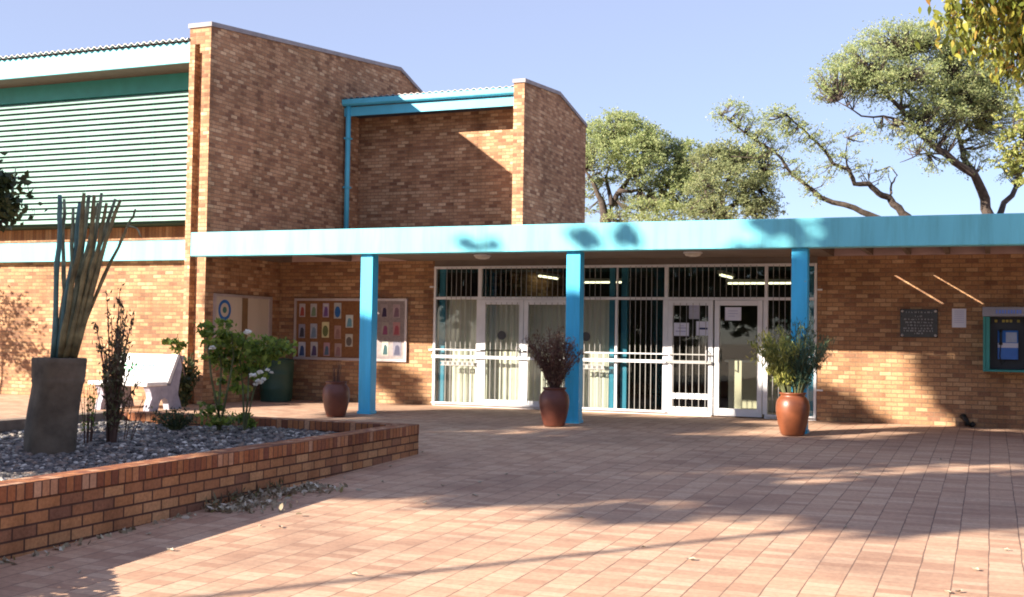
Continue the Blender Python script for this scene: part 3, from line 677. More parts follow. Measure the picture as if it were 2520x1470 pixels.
def clump_pts(rng, c, r, n, sub=None, thin=.22, spray=0):
    """points grouped in ragged sub-clumps inside an ellipsoid shell"""
    c = np.array(c); r = np.array(r); sub = sub or max(5, n // 38)
    u = rng.normal(size=(sub, 3)); u /= np.linalg.norm(u, axis=1)[:, None]
    rad = rng.uniform(.25, 1., sub) ** .55; cc = c + u * rad[:, None] * r
    k = rng.integers(0, sub, n); sz = rng.uniform(.5, 1.4, sub)
    if spray:
        nd = 8; dr_ = rng.normal(size=(sub, nd, 3)); dr_[:, :, 2] = dr_[:, :, 2] * .55 + .22; dr_ += u[:, None, :] * .9; dr_ /= np.linalg.norm(dr_, axis=2)[:, :, None]
        ln = rng.uniform(.25, .75, (sub, nd)) * r.mean() * spray; j = rng.integers(0, nd, n); t = rng.uniform(0, 1, n) ** .8
        D_ = dr_[k, j]; q = cc[k] + D_ * (ln[k, j] * t)[:, None]; q[:, 2] -= (t ** 2) * ln[k, j] * .22
        return q + rng.normal(size=(n, 3)) * (r.mean() * .045 * (1.15 - t))[:, None], cc
    sp = np.array([1.25, 1.25, .6]) * r.mean() * thin
    return cc[k] + rng.normal(size=(n, 3)) * sp * sz[k][:, None], cc

def axis_r(px, d): return px / (F_D / d)
def build_tree(name, label, cat, limbs, clumps, leafm, leaf, loc, seed, group=None, aspect=2.4, twigs=True, thin=.24, barkm=None, world=False, spray=0, mult=1.7):
    rng = np.random.default_rng(seed)
    t = thing(name, loc, label, cat, group)
    conv = (lambda p: np.array(p, float)) if world else (lambda p: at(*p))
    tr = MB(); ends = []
    for pts, r0, r1 in limbs:
        P = [conv(p) for p in pts]; Q = [P[0]]
        for a, b in zip(P[:-1], P[1:]):
            L_ = np.linalg.norm(b - a)
            for k in (1, 2, 3): Q.append(a + (b - a) * k / 3 + (rng.normal(size=3) * L_ * .025 if k < 3 else 0))
        n = len(Q); rr = [r0 + (r1 - r0) * (i / (n - 1)) ** .8 for i in range(n)]
        tr.tube(Q, [q_ * (1 if world else .8) for q_ in rr], 9); ends += Q[n // 3:]
    ends = np.array(ends)
    lv = Leaves(); tw = MB()
    for cl in clumps:
        if world: c, r, n = np.array(cl[0], float), np.array(cl[1], float), cl[2]
        else:
            px, py, d, rx, ry, n = cl; n = int(n * mult); c = at(px, py, d); rxm = axis_r(rx, d); r = np.array([rxm, rxm * .9, axis_r(ry, d)])
        P, cc = clump_pts(rng, c, r, n, thin=thin, spray=spray)
        lv.leaves(P, leaf, rng, aspect=aspect, flat=.3)
        if twigs:
            for q in cc:
                dd = np.linalg.norm(ends - q, axis=1); e = ends[dd.argmin()]
                if dd.min() > 1.3: continue
                mid = e * .45 + q * .55 + np.array([0, 0, -.08 * dd.min()]) + rng.normal(size=3) * .06 * dd.min()
                rw = .010 + .006 * dd.min()
                tw.tube([e, mid, q], [rw * 1.3, rw, rw * .4], 4, caps=False)
    trunk = tr.build('trunk', barkm or M_bark, t, smooth=True)
    if twigs and tw.v: tw.build('twigs', barkm or M_bark, trunk)
    lv.build('crown', leafm, t)
    return t
AC = [(0, (.20, .265, .13)), (.3, (.32, .39, .175)), (.65, (.44, .49, .225)), (1, (.56, .57, .29))]
L_ac = leafmat('acacia_leaf', AC, .58)
L_ac2 = leafmat('dark_acacia_leaf', [(0, (.15, .19, .10)), (.4, (.27, .31, .15)), (1, (.45, .46, .23))], .55)
L_lm = leafmat('lime_leaf', [(0, (.14, .17, .05)), (.4, (.30, .34, .10)), (.8, (.44, .46, .16)), (1, (.5, .42, .14))], .5)
L_br = leafmat('bright_leaf', [(0, (.10, .12, .015)), (.4, (.26, .28, .04)), (.8, (.42, .40, .06)), (1, (.50, .36, .05))], .45, .4)
L_dk = leafmat('dark_leaf', [(0, (.02, .035, .018)), (.6, (.045, .07, .03)), (1, (.09, .11, .04))], .25, .4)
# big spreading acacia at the right
D = 32.
build_tree('acacia_tree', 'large spreading acacia with a forked trunk rising above the right end of the canopy', 'tree',
  [([(2462, 900, D), (2440, 560, D), (2424, 490, D), (2398, 430, D - .3), (2330, 381, D - .6), (2266, 331, D - .8), (2216, 267, D - 1), (2148, 199, D - 1.2)], .24, .05),
   ([(2398, 430, D), (2372, 390, D + .4), (2357, 330, D + .6), (2352, 280, D + .5), (2330, 200, D + .4)], .13, .03),
   ([(2357, 330, D + .6), (2395, 300, D + .9), (2400, 240, D + 1)], .09, .02),
   ([(2445, 560, D), (2470, 500, D + .5), (2520, 447, D + 1), (2580, 380, D + 1.2), (2620, 260, D + 1.2)], .13, .04),
   ([(2266, 331, D - .8), (2200, 292, D - 1.2), (2120, 286, D - 1.6), (2060, 250, D - 1.8)], .06, .015),
   ([(2216, 267, D - 1), (2220, 190, D - .5), (2230, 120, D)], .06, .015),
   ([(2330, 381, D - .6), (2260, 380, D - 1.4), (2215, 400, D - 1.8)], .04, .01)],
  [(2060, 190, D - 1.5, 62, 28, 1500), (2045, 232, D - 1.6, 40, 16, 500), (2120, 150, D - 1, 72, 34, 2300), (2200, 100, D - .4, 84, 36, 2600), (2310, 92, D, 95, 38, 3000), (2410, 110, D + .3, 95, 44, 3000), (2500, 150, D + .8, 80, 55, 2200),
   (2140, 215, D - 1.2, 80, 30, 2200), (2230, 190, D - .6, 90, 40, 2800), (2330, 190, D + .2, 95, 48, 3200), (2430, 210, D + .6, 80, 50, 2600), (2270, 265, D - .9, 60, 28, 1300), (2370, 265, D + .6, 62, 34, 1400), (2450, 290, D + .8, 60, 40, 1500),
   (2320, 330, D - .5, 48, 26, 600), (2250, 345, D - 1.2, 50, 22, 420), (2300, 395, D - 1, 40, 24, 320), (2200, 320, D - 1.4, 60, 18, 360), (2395, 400, D, 40, 26, 350), (2490, 400, D + 1, 45, 40, 600), (2330, 280, D - .3, 62, 34, 1300), (2420, 335, D + .5, 55, 30, 800), (2250, 300, D - .8, 55, 26, 700), (2350, 240, D, 80, 30, 1500), (2440, 250, D, 60, 34, 1300)],
  L_ac, .062, (at(2462, 900, D)[0], at(2462, 900, D)[1], 0), 11, spray=1.0, mult=2.3)
D = 37.
build_tree('leaning_acacia_tree', 'sparse acacia with bare dark boughs leaning left over the canopy roof', 'tree',
  [([(2290, 880, D), (2262, 600, D), (2234, 535, D), (2198, 503, D), (2189, 487, D), (2162, 476, D - .2), (2139, 453, D - .3), (2103, 453, D - .4), (2089, 417, D - .5), (2049, 403, D - .5), (2021, 363, D - .6), (1981, 322, D - .6), (1935, 281, D - .7)], .20, .035),
   ([(2262, 640, D), (2205, 560, D + .2), (2153, 535, D + .3), (2103, 512, D + .3), (2021, 487, D + .4), (1999, 467, D + .4), (1949, 430, D + .5), (1904, 372, D + .5), (1831, 326, D + .5), (1777, 281, D + .5)], .17, .03),
   ([(2189, 487, D), (2194, 453, D + .2), (2208, 432, D + .3), (2190, 410, D + .4)], .06, .015),
   ([(2089, 417, D - .5), (2080, 380, D - .4), (2085, 340, D - .2)], .05, .012), ([(1904, 372, D + .5), (1860, 390, D + .8), (1800, 385, D + .9)], .05, .012)],
  [(1795, 275, D + .5, 52, 20, 520), (1850, 315, D + .5, 58, 24, 750), (1890, 360, D + .5, 50, 24, 560), (1920, 290, D - .7, 55, 22, 620), (1975, 325, D - .6, 52, 24, 560), (2020, 350, D - .6, 44, 24, 300), (1935, 415, D + .5, 42, 20, 300), (2010, 430, D, 56, 24, 260), (2075, 400, D - .5, 48, 24, 300), (2110, 330, D, 60, 20, 180), (2000, 480, D + .3, 40, 18, 150), (2150, 420, D, 42, 20, 170)],
  L_ac, .07, (at(2290, 880, D)[0], at(2290, 880, D)[1], 0), 12, spray=1.1, mult=2.6)
D = 42.
build_tree('round_acacia_tree', 'bushy rounded acacia beside the end of the right brick gable', 'tree',
  [([(1500, 850, D), (1488, 545, D), (1482, 500, D), (1468, 470, D), (1440, 420, D)], .30, .05),
   ([(1490, 560, D), (1505, 505, D + .2), (1525, 470, D + .3), (1560, 420, D + .3), (1600, 380, D + .2)], .2, .04), ([(1505, 505, D), (1490, 440, D + .6), (1510, 360, D + .6)], .12, .03), ([(1525, 470, D), (1600, 470, D + .4), (1660, 430, D + .6)], .1, .02)],
  [(1450, 340, D, 48, 34, 1500), (1510, 310, D, 62, 30, 2200), (1570, 330, D, 58, 30, 1900), (1485, 375, D - .6, 66, 36, 2200), (1560, 380, D - .6, 70, 36, 2300), (1630, 370, D, 56, 32, 1500), (1665, 400, D, 52, 36, 1500), (1450, 430, D + .5, 50, 36, 1000), (1560, 440, D + .8, 70, 26, 1000), (1640, 450, D, 60, 34, 1100), (1560, 510, D + 1, 70, 28, 900), (1450, 500, D + 1, 40, 26, 420), (1650, 510, D + .6, 60, 30, 900), (1700, 372, D, 48, 26, 1100), (1720, 420, D - .5, 56, 30, 1200), (1735, 500, D, 50, 44, 1300), (1590, 520, D - .5, 66, 30, 1300), (1680, 480, D - .4, 60, 40, 1400), (1660, 530, D - .6, 66, 26, 1200), (1520, 535, D - .6, 40, 18, 500), (1600, 420, D - .5, 70, 34, 1500), (1700, 450, D + .4, 60, 40, 1100), (1540, 296, D, 44, 18, 800), (1600, 350, D - .4, 56, 26, 1200)],
  L_ac, .08, (at(1500, 850, D)[0], at(1500, 850, D)[1], 0), 13, spray=.9, mult=2.2)
D = 39.
build_tree('dense_acacia_tree', 'dense dark acacia crown standing behind the canopy right of the rounded acacia', 'tree',
  [([(1790, 850, D), (1785, 560, D), (1775, 480, D), (1800, 420, D)], .22, .04), ([(1785, 560, D), (1740, 480, D), (1720, 430, D)], .14, .03), ([(1780, 520, D), (1850, 470, D), (1890, 440, D)], .12, .03)],
  [(1750, 395, D, 56, 32, 1700), (1790, 368, D, 56, 18, 1000), (1850, 380, D, 44, 20, 900), (1810, 390, D, 56, 28, 1700), (1870, 420, D, 50, 34, 1500), (1790, 440, D - .8, 72, 36, 2200), (1860, 480, D - .5, 60, 36, 1700), (1735, 470, D, 46, 40, 1100), (1800, 510, D - .6, 80, 34, 2000), (1880, 520, D - .3, 48, 26, 900), (1720, 520, D, 50, 24, 800)],
  L_ac2, .08, (at(1790, 850, D)[0], at(1790, 850, D)[1], 0), 14, spray=.9, mult=2.0)
D = 24.
build_tree('bright_leafy_tree', 'bright yellow green tree at the far right edge beside the acacia trunk', 'tree',
  [([(2640, 950, D), (2620, 560, D), (2570, 420, D), (2520, 340, D)], .12, .02), ([(2600, 500, D), (2540, 400, D + .2), (2490, 330, D + .2)], .05, .01)],
  [(2500, 300, D, 55, 36, 700), (2520, 360, D, 60, 44, 1000), (2480, 400, D, 40, 26, 330), (2530, 430, D, 40, 30, 400), (2580, 300, D, 60, 60, 900)], L_lm, .075, (at(2640, 950, D)[0], at(2640, 950, D)[1], 0), 15, aspect=1.8, spray=.9, mult=1.6)
# near branch hanging into the top right corner
rng = np.random.default_rng(21)
D = 6.6
nt_ = thing('overhanging_tree', (2.6, 8.0, G(8)), 'yellow green drooping leaves of a near tree hanging into the top right corner', 'tree')
tb = MB(); P0 = np.array([2.6, 8.0, G(8)])
tb.tube([P0, P0 + [0, 0, 1.6], P0 + [-.15, .05, 3.0], P0 + [-.7, -.1, 4.1]], [.14, .12, .10, .06], 10)
tw = MB(); lv = Leaves(); br_pts = []
starts = [at(2560, -60, D), at(2620, 40, D), at(2500, -80, D), at(2600, -160, D)]
for s_ in starts: tb.tube([P0 + [-.5, -.05, 3.7], (P0 + [-.7, -.1, 4.1]) * .4 + s_ * .6 + [0, 0, .15], s_], [.05, .035, .02], 7)
for (sx, sy, ex, ey) in ((2620, 40, 2480, 175), (2600, -20, 2440, 120), (2560, -60, 2400, 70), (2500, -80, 2345, 20), (2520, -60, 2330, 60), (2620, 60, 2500, 120), (2600, -30, 2500, 60), (2560, -50, 2450, 40), (2540, -80, 2420, 5), (2640, 60, 2540, 180), (2500, -60, 2380, 110)):
    dd = D + rng.uniform(-.35, .35); a, e = at(sx, sy, D), at(ex, ey, dd); m_ = a * .5 + e * .5 + np.array([0, 0, .10])
    tw.tube([a, m_, e], [.012, .008, .004], 5)
    for k in range(260):
        u = rng.uniform(.15, 1.05); p = (a * (1 - u) ** 2 + 2 * m_ * u * (1 - u) + e * u * u) + rng.normal(size=3) * [.07, .09, .06]
        br_pts.append(p - np.array([0, 0, .03]))
br_pts = np.array(br_pts)
lv.leaves(br_pts, .052, rng, aspect=2.2, up=-2.2, lens=True)
trk = tb.build('trunk', M_bark, nt_, smooth=True); tw.build('twigs', M_bark, trk)
L_near = leafmat('drooping_leaf', [(0, (.045, .055, .012)), (.3, (.12, .15, .025)), (.6, (.26, .28, .05)), (.85, (.42, .40, .08)), (1, (.28, .14, .04))], .45, .38)
lv.build('crown', L_near, nt_)

# dark tree edge at the left of the frame
build_tree('dark_tree', 'dark leafy branch reaching in at the left edge in front of the louvres', 'tree',
  [([(-8.9, 6.6, G(6.6)), (-8.7, 6.7, 1.2), (-8.2, 6.8, 2.0), (-7.5, 6.85, 2.4)], .09, .02), ([(-8.6, 6.7, 1.4), (-7.8, 6.8, 1.8), (-7.2, 6.8, 2.1)], .04, .012)],
  [((-7.45, 6.8, 2.42), (.36, .4, .24), 1500), ((-7.26, 6.82, 2.30), (.22, .26, .18), 800), ((-7.8, 6.8, 2.65), (.5, .4, .3), 900), ((-7.28, 6.8, 2.08), (.13, .2, .14), 260)],
  L_dk, .075, (-8.9, 6.6, G(6.6)), 31, aspect=1.7, world=True)

# trees out of the picture whose shade falls on the court
SUN = np.array([.88, 1., -.55])
def shade(x, y, z, t, r, n): return (tuple(np.array([x, y, z]) - SUN * t), r, n)
SH = []
for x, y, r, n in ((-4.6, 15.6, .75, 420), (-3.2, 15.4, .8, 450), (-1.6, 15.2, .9, 480), (.2, 15.0, .9, 480), (-5.2, 14.0, .8, 450), (-3.8, 13.6, .85, 480), (-2.2, 13.5, .8, 450), (-.4, 13.4, .8, 430), (1.4, 13.8, 1., 460),
                   (-5.2, 12.4, .8, 460), (-4.2, 12.0, .8, 480), (-2.8, 12.2, .7, 400), (-1.2, 12.2, .5, 220), (-5.0, 11.2, .55, 300), (-4.0, 10.9, .5, 260), (-3.3, 11.3, .5, 210), (-1.6, 10.9, .5, 220), (-.6, 10.8, .5, 300), (-.2, 11.4, .35, 170), (.5, 11.6, .35, 160), (1.3, 12.1, .3, 120), (-3.3, 10.0, .3, 90), (-2.7, 9.9, .25, 60), (-4.4, 10.1, .25, 70), (-1.2, 17.0, .6, 260), (0, 17.2, .7, 330), (1., 16.5, .8, 330), (-.2, 18.6, .5, 160), (1, 18.4, .7, 220), (-7.2, 16.5, .5, 200), (-5.2, 16.6, .5, 200), (-8.6, 16.3, .5, 190), (-8.6, 14.6, .8, 330), (-10., 15.3, .7, 260), (-6.6, 12.6, .8, 330), (-5.4, 10.4, .4, 120), (-2.2, 11.5, .4, 120), (-1.3, 11.4, .5, 210), (-.5, 11.7, .45, 190), (.2, 12.4, .4, 150), (-.6, 16.0, .7, 260), (.6, 16.2, .6, 220)):
    tl = max(0, min(1, ((x + 3.9) * 4.3 + (y - 12.3) * 2.3) / (4.3 ** 2 + 2.3 ** 2))); dl = math.hypot(x - (-3.9 + 4.3 * tl), y - (12.3 + 2.3 * tl))
    if dl < .35 + .3 * tl: continue                                     # a ragged gap in the crown lets a streak of sun through
    if dl < .95: r *= .62; n = int(n * .5)
    SH.append(shade(x, y, G(y), 15.5 + random.uniform(-1, 1), (r, r, r * .62), n))
for x, z, r, n in ((-1.35, 2.95, .45, 420), (-.7, 2.95, .5, 420), (.2, 3.0, .3, 160), (-2.85, 2.95, .2, 60), (1.6, 3, .5, 300), (-1.2, 2.4, .6, 420), (0, 2.3, .7, 450), (-2.55, 2.2, .24, 190), (-2.52, 1.5, .2, 130), (-2.52, .9, .2, 110), (-6.0, 1.75, .28, 150), (-6.1, 1.3, .35, 240), (-6.1, .8, .4, 260), (-6.1, .3, .45, 280), (-9.9, 1.35, .22, 90), (-9.9, 1.0, .30, 200), (-9.9, .7, .4, 260), (-9.9, .25, .4, 260), (-7.9, 2.85, .10, 9), (-7.5, 2.8, .08, 6), (-5.9, 2.85, .16, 16), (-5.2, 2.9, .16, 14), (-8.4, .2, .8, 420), (-7.2, .2, .7, 380), (-4.9, .2, .6, 330)):
    SH.append(shade(x, 17.55, z, 16.5 + random.uniform(-.8, .8), (r, r, r * .8), n))
for x, y, z, r, n in ((-8.2, 9.6, .1, .9, 480), (-8.8, 11.0, .1, .8, 420), (-7.6, 11.6, .1, .8, 420), (-7.3, 10.2, .1, .6, 330), (-9.4, 12.0, .4, .7, 330), (-8.4, 12.6, 1.0, .5, 170), (-9.6, 9.4, .4, .7, 330), (-8.4, 8.2, .05, .6, 300), (-9.0, 13.6, -.1, .6, 250), (-7.6, 13.6, -.1, .7, 320), (-6.6, 14.8, -.1, .7, 320)):
    SH.append(shade(x, y, z, 11.5 + random.uniform(-1, 1), (r, r, r * .6), n))
for x, z, r, n in ((-.3, .6, .45, 260), (.5, .6, .6, 330), (1.5, .6, .6, 330), (-2.6, .25, .3, 150), (-2.0, .05, .25, 90), (-.75, .9, .25, 120), (-10.9, .6, .25, 110), (-10.6, .2, .22, 80)):
    SH.append(shade(x, 20.2, z, 19.5 + random.uniform(-.8, .8), (r, r, r * .8), n))
ctr = np.mean([s[0] for s in SH], axis=0)
L_sh = leafmat('shade_leaf', [(0, (.05, .07, .03)), (1, (.16, .18, .06))], .15)
tb = (ctr[0] - 1.5, ctr[1] - 1, G(ctr[1]) - .1)
limbs = [([tb, (tb[0], tb[1], 2.2), (ctr[0] - .5, ctr[1], ctr[2] - .6)], .3, .1)]
for k in range(7):
    q = SH[k * 9 % len(SH)][0]; limbs.append(([(tb[0], tb[1], 2.2), tuple(np.array(q) * .6 + ctr * .4), q], .12, .02))
build_tree('shade_tree', 'wide leafy tree beside the court whose dappled shade falls on the paving and columns', 'tree', limbs, [(c_, r_, int(n_ * 3.2)) for c_, r_, n_ in SH], L_sh, .24, tb, 41, aspect=1.5, twigs=False, thin=.36, world=True)
# small tree whose shadow falls on the lit wall at the far left
SH2 = [shade(-18.4, 18.3, 1.5, 3.2, (.55, .5, .55), 420), shade(-18.2, 18.3, .7, 3.2, (.7, .5, .4), 480), shade(-18.9, 18.3, 1.0, 3.2, (.7, .5, .6), 500), shade(-17.85, 18.3, .55, 3.2, (.4, .4, .25), 220)]
q = SH2[2][0]
build_tree('garden_shrub', 'leafy garden shrub beyond the left edge by the lit brick wall', 'shrub', [([(q[0] - .3, q[1], 0), (q[0], q[1], 1.4), (q[0] + .3, q[1], 3.4)], .05, .01)], SH2, L_ac2, .1, (q[0] - .3, q[1], 0), 42, twigs=False, world=True)
# bush by the board wall shadow: overhead cable
ca = np.array([-4.327, 6.206, -.286]) - SUN * (6.3 / .55); cbp = np.array([.289, 11.949, -.153]) - SUN * (6.2 / .55)
dirc = (cbp - ca) / np.linalg.norm(cbp - ca)
b = MB(); A_, B_ = ca - dirc * 9, cbp + dirc * 1.2; b.tube([A_, A_ * .5 + B_ * .5 - np.array([0, 0, .02]), B_], .046, 8)
solo(b, 'overhead_cable', M_cable, 'thick black overhead cable whose thin shadow crosses the sunlit paving', 'cable', smooth=True)

rng = np.random.default_rng(90); wd = Leaves(); P = []
for i in range(26):
    c = np.array([rng.uniform(-52, 22), rng.uniform(-27, -18), rng.uniform(2.2, 5.2)]); u = rng.normal(size=(700, 3)); u /= np.linalg.norm(u, axis=1)[:, None]
    P.append(c + u * rng.uniform(.5, 1, (700, 1)) * np.array([3.4, 2.6, 2.8]))
for i in range(34):
    c = np.array([rng.uniform(-50, 12), rng.uniform(-30, -21), rng.uniform(4, 8.2)]) if i < 18 else np.array([rng.uniform(9, 26), rng.uniform(-14, 13), rng.uniform(2.5, 9)])
    u = rng.normal(size=(700, 3)); u /= np.linalg.norm(u, axis=1)[:, None]; P.append(c + u * rng.uniform(.5, 1, (700, 1)) * np.array([3.4, 3.0, 2.8]))
P = np.concatenate(P); P[:, 2] = np.maximum(P[:, 2], -.4); wd.leaves(P, .62, rng, aspect=1.6); struct(wd, 'unseen_tree_belt', L_dk, 'stuff')  # unseen leaf masses added to darken glass reflections and block sky light

# ---- potted plants
def pot(p, label, mat, h=.60):
    t = thing('clay_pot', p, label, 'plant pot', 'round clay pots along the canopy edge'); k = h / .60
    prof = [(.145, 0), (.165, .03), (.20, .16), (.228, .30), (.235, .40), (.222, .48), (.185, .535), (.165, .552), (.17, .57), (.185, .585), (.185, .60), (.165, .60), (.15, .575), (.15, .52), (.0, .52)]
    b = MB(); b.lathe(p, [(r_ * k, z_ * k) for r_, z_ in prof[:13]], 40); b.build('pot_body', mat, t, smooth=True)
    b = MB(); b.lathe((p[0], p[1], p[2] + .50 * k), [(.15 * k, 0), (.149 * k, .02)], 24); b.build('soil', M_soil, t)
    return t
pl_ = (-10.08, 16.95, G(16.95)); pm_ = (-6.24, 17.02, G(17.0)); pr_ = (-2.66, 17.30, G(17.3))
pot(pl_, 'dark clay pot with only dead twigs left of the left blue column', M_pot, .585); pot(pm_, 'dark clay pot with a brown feathery shrub in front of the middle blue column', M_pot, .60); pot(pr_, 'orange brown clay pot with a yellow green bush before the right blue column', M_potw, .62)
def twiggy(name, label, cat, base, n, h, spread, stemM, leafM, leaf, per, seed, start=.25, aspect=4, curve=.3, up=1.5, rad=.006, lean=(0, 0), hvar=.35, group=None, jit=.03):
    rng = np.random.default_rng(seed); t = thing(name, base, label, cat, group); s = MB(); lv = Leaves(); P = []; Dd = []
    for i in range(n):
        a = rng.uniform(0, 2 * PI); rr = spread * math.sqrt(rng.uniform(.02, 1)); hh = h * (1 - hvar * rng.uniform(0, 1)) * (1 - .25 * (rr / spread) ** 2)
        p0 = np.array(base) + [.04 * math.cos(a), .04 * math.sin(a), 0]; p2 = np.array(base) + [rr * math.cos(a) + lean[0] * hh, rr * math.sin(a) + lean[1] * hh, hh]
        p1 = p0 * .5 + p2 * .5 + np.array([-curve * rr * math.cos(a) * .5, -curve * rr * math.sin(a) * .5, .1 * hh])
        Q = [p0 * (1 - u) ** 2 + 2 * p1 * u * (1 - u) + p2 * u * u for u in (0, .25, .5, .75, 1)]
        s.tube(Q, [rad * 1.6, rad * 1.3, rad, rad * .8, rad * .4], 5, caps=False)
        for k in range(per):
            u = rng.uniform(start, 1.02); q = p0 * (1 - u) ** 2 + 2 * p1 * u * (1 - u) + p2 * u * u; P.append(q + rng.normal(size=3) * jit)
            o_ = rng.normal(size=3) * .6; o_[2] += up; Dd.append(o_ / np.linalg.norm(o_))
    st_ = s.build('stems', stemM, t)
    if per: lv.leaves(np.array(P), leaf, rng, aspect=aspect, dirs=np.array(Dd)); lv.build('foliage', leafM, t)
    return t
L_dry = leafmat('dry_leaf', [(0, (.08, .042, .036)), (.5, (.15, .078, .06)), (.85, (.22, .12, .085)), (1, (.18, .15, .07))], .2)
M_dry = plain('dry_twig', (.10, .055, .042), .9, .2)
twiggy('dry_shrub', 'feathery reddish brown dry shrub growing in the pot before the middle column', 'potted plant', (pm_[0], pm_[1], pm_[2] + .5), 58, 1.05, .50, M_dry, L_dry, .05, 120, 51, start=.22, aspect=4, curve=.5, lean=(-.02, 0), jit=.025)
L_yg = leafmat('pencil_leaf_sunlit', [(0, (.10, .14, .04)), (.35, (.24, .27, .06)), (.75, (.42, .40, .09)), (1, (.5, .46, .14))], .3)  # left half of one bush: sunlight put into the yellow leaf colour
L_dg = leafmat('pencil_leaf_shaded', [(0, (.03, .07, .05)), (.5, (.06, .12, .08)), (1, (.12, .16, .08))], .3)  # right half of that bush: shade put into a darker leaf colour
bb = (pr_[0], pr_[1], pr_[2] + .52)
twiggy('sunlit_bush_half', 'yellow green left half of the upright bush, coloured as sunlit, in the orange brown pot', 'potted plant', (bb[0] - .05, bb[1] - .03, bb[2]), 40, 1.1, .40, M_stem, L_yg, .075, 110, 52, start=.28, aspect=5, curve=.5, lean=(-.24, -.05), up=2.2)
twiggy('shaded_bush_half', 'dark green right half of the same bush, coloured as shaded, in the orange brown pot', 'potted plant', (bb[0] + .05, bb[1] + .03, bb[2]), 42, 1.25, .42, M_stem, L_dg, .085, 60, 53, start=.25, aspect=6, curve=.4, lean=(.14, .0), up=2.5)
twiggy('dead_twigs', 'thin dead brown twigs standing in the leftmost clay pot', 'potted plant', (pl_[0], pl_[1], pl_[2] + .48), 9, .5, .12, M_dry, L_dry, .03, 9, 54, start=.4)

# ---- tall concrete vase and its stems
vb = np.array([-8.73, 9.2, .09])
va_ = thing('tall_vase', tuple(vb), 'tall grey wavy concrete vase standing on the gravel of the raised bed', 'vase')
prof = [(0, .275, -.05), (.04, .285, -.05), (.25, .280, -.045), (.45, .270, -.02), (.62, .262, .01), (.72, .262, .03), (.76, .275, .035), (.775, .268, .035), (.80, .274, .037), (.93, .278, .04), (.975, .28, .042), (.985, .268, .042), (.985, .23, .042), (.90, .225, .042)]
b = MB(); n = 44; vs = []; fs = []
for z, r_, dx in prof:
    for k in range(n):
        a = 2 * PI * k / n; ca_, sa_ = math.cos(a), math.sin(a); e = .55
        sq = (abs(ca_) ** (2 / .55) + abs(sa_) ** (2 / .55)) ** (-.55 / 2)
        tw_ = .95 + .30 * z; x = r_ * .83 * sq * math.cos(a + tw_); y = r_ * .83 * sq * math.sin(a + tw_)
        vs.append((vb[0] + x + dx + .0, vb[1] + y, vb[2] - .02 + z))
m_ = len(prof)
for i in range(m_ - 1):
    for k in range(n): fs.append((i * n + k, i * n + (k + 1) % n, (i + 1) * n + (k + 1) % n, (i + 1) * n + k))
fs.append(tuple((m_ - 1) * n + k for k in range(n))); b.add(vs, fs); b.build('vase_body', M_vase, va_, smooth=True)
b = MB(); b.lathe((vb[0] + .042, vb[1], vb[2] + .85), [(.178, 0), (.177, .03)], 24); b.build('soil', M_soil, va_)
M_st1 = plain('grey_green_stem', (.20, .23, .16), .7, .4, 8, bmp=.2); M_st2 = plain('olive_stem', (.19, .165, .085), .75, .4, 8, bmp=.2); M_st3 = plain('blue_green_stem', (.09, .19, .20), .6, .2, 8)
cac = thing('stick_cactus', (vb[0] + .04, vb[1], vb[2] + .88), 'tall clump of bare stick like stems fanning out of the grey concrete vase', 'cactus')
dv = float(M[2] @ (vb - EYE))
STK = [([(132, 880), (140, 700), (146, 560), (147, 480)], 9, 7, 3), ([(140, 880), (157, 720), (154, 600), (158, 490)], 8, 5, 1), ([(142, 882), (160, 740), (185, 620), (196, 500)], 9, 6, 3), ([(150, 880), (176, 700), (196, 600), (207, 475)], 10, 6, 2), ([(158, 880), (190, 700), (205, 590), (219, 480)], 10, 6, 1), ([(166, 880), (200, 720), (222, 610), (232, 480)], 10, 6, 2), ([(172, 880), (214, 700), (236, 580), (250, 475)], 9, 5, 1), ([(178, 880), (220, 690), (245, 600), (262, 500)], 9, 5, 2), ([(184, 880), (226, 720), (262, 590), (297, 492)], 10, 5, 2), ([(182, 880), (214, 740), (246, 610), (284, 490)], 9, 5, 1), ([(176, 880), (238, 720), (290, 610), (312, 560)], 7, 4, 2), ([(312, 560), (326, 535), (333, 515)], 4, 3, 1), ([(316, 556), (336, 562), (348, 584)], 3, 2, 1), ([(152, 880), (168, 760), (178, 650), (180, 510)], 8, 5, 1), ([(196, 690), (226, 560), (240, 500)], 6, 4, 1)]
rs = random.Random(5)
for pts, r0, r1, mk in STK:
    dd = dv + rs.uniform(-.14, .14); P = []
    for i, (x, y) in enumerate(pts): P.append(at(x, y, dv + (dd - dv) * (i + 1) / len(pts)))
    Q = []
    for i in range(len(P) - 1):
        for u in (0, .33, .66): Q.append(P[i] * (1 - u) + P[i + 1] * u + np.array([rs.gauss(0, .005), rs.gauss(0, .005), 0]))
    Q.append(P[-1]); k = len(Q); s = MB(); s.tube(Q, [axis_r(r0 + (r1 - r0) * i / (k - 1), dv) * .78 * (1 + .12 * math.sin(i * 1.9)) for i in range(k)], 9)
    s.build('stem', (M_st1, M_st2, M_st3)[mk - 1], cac, smooth=True)

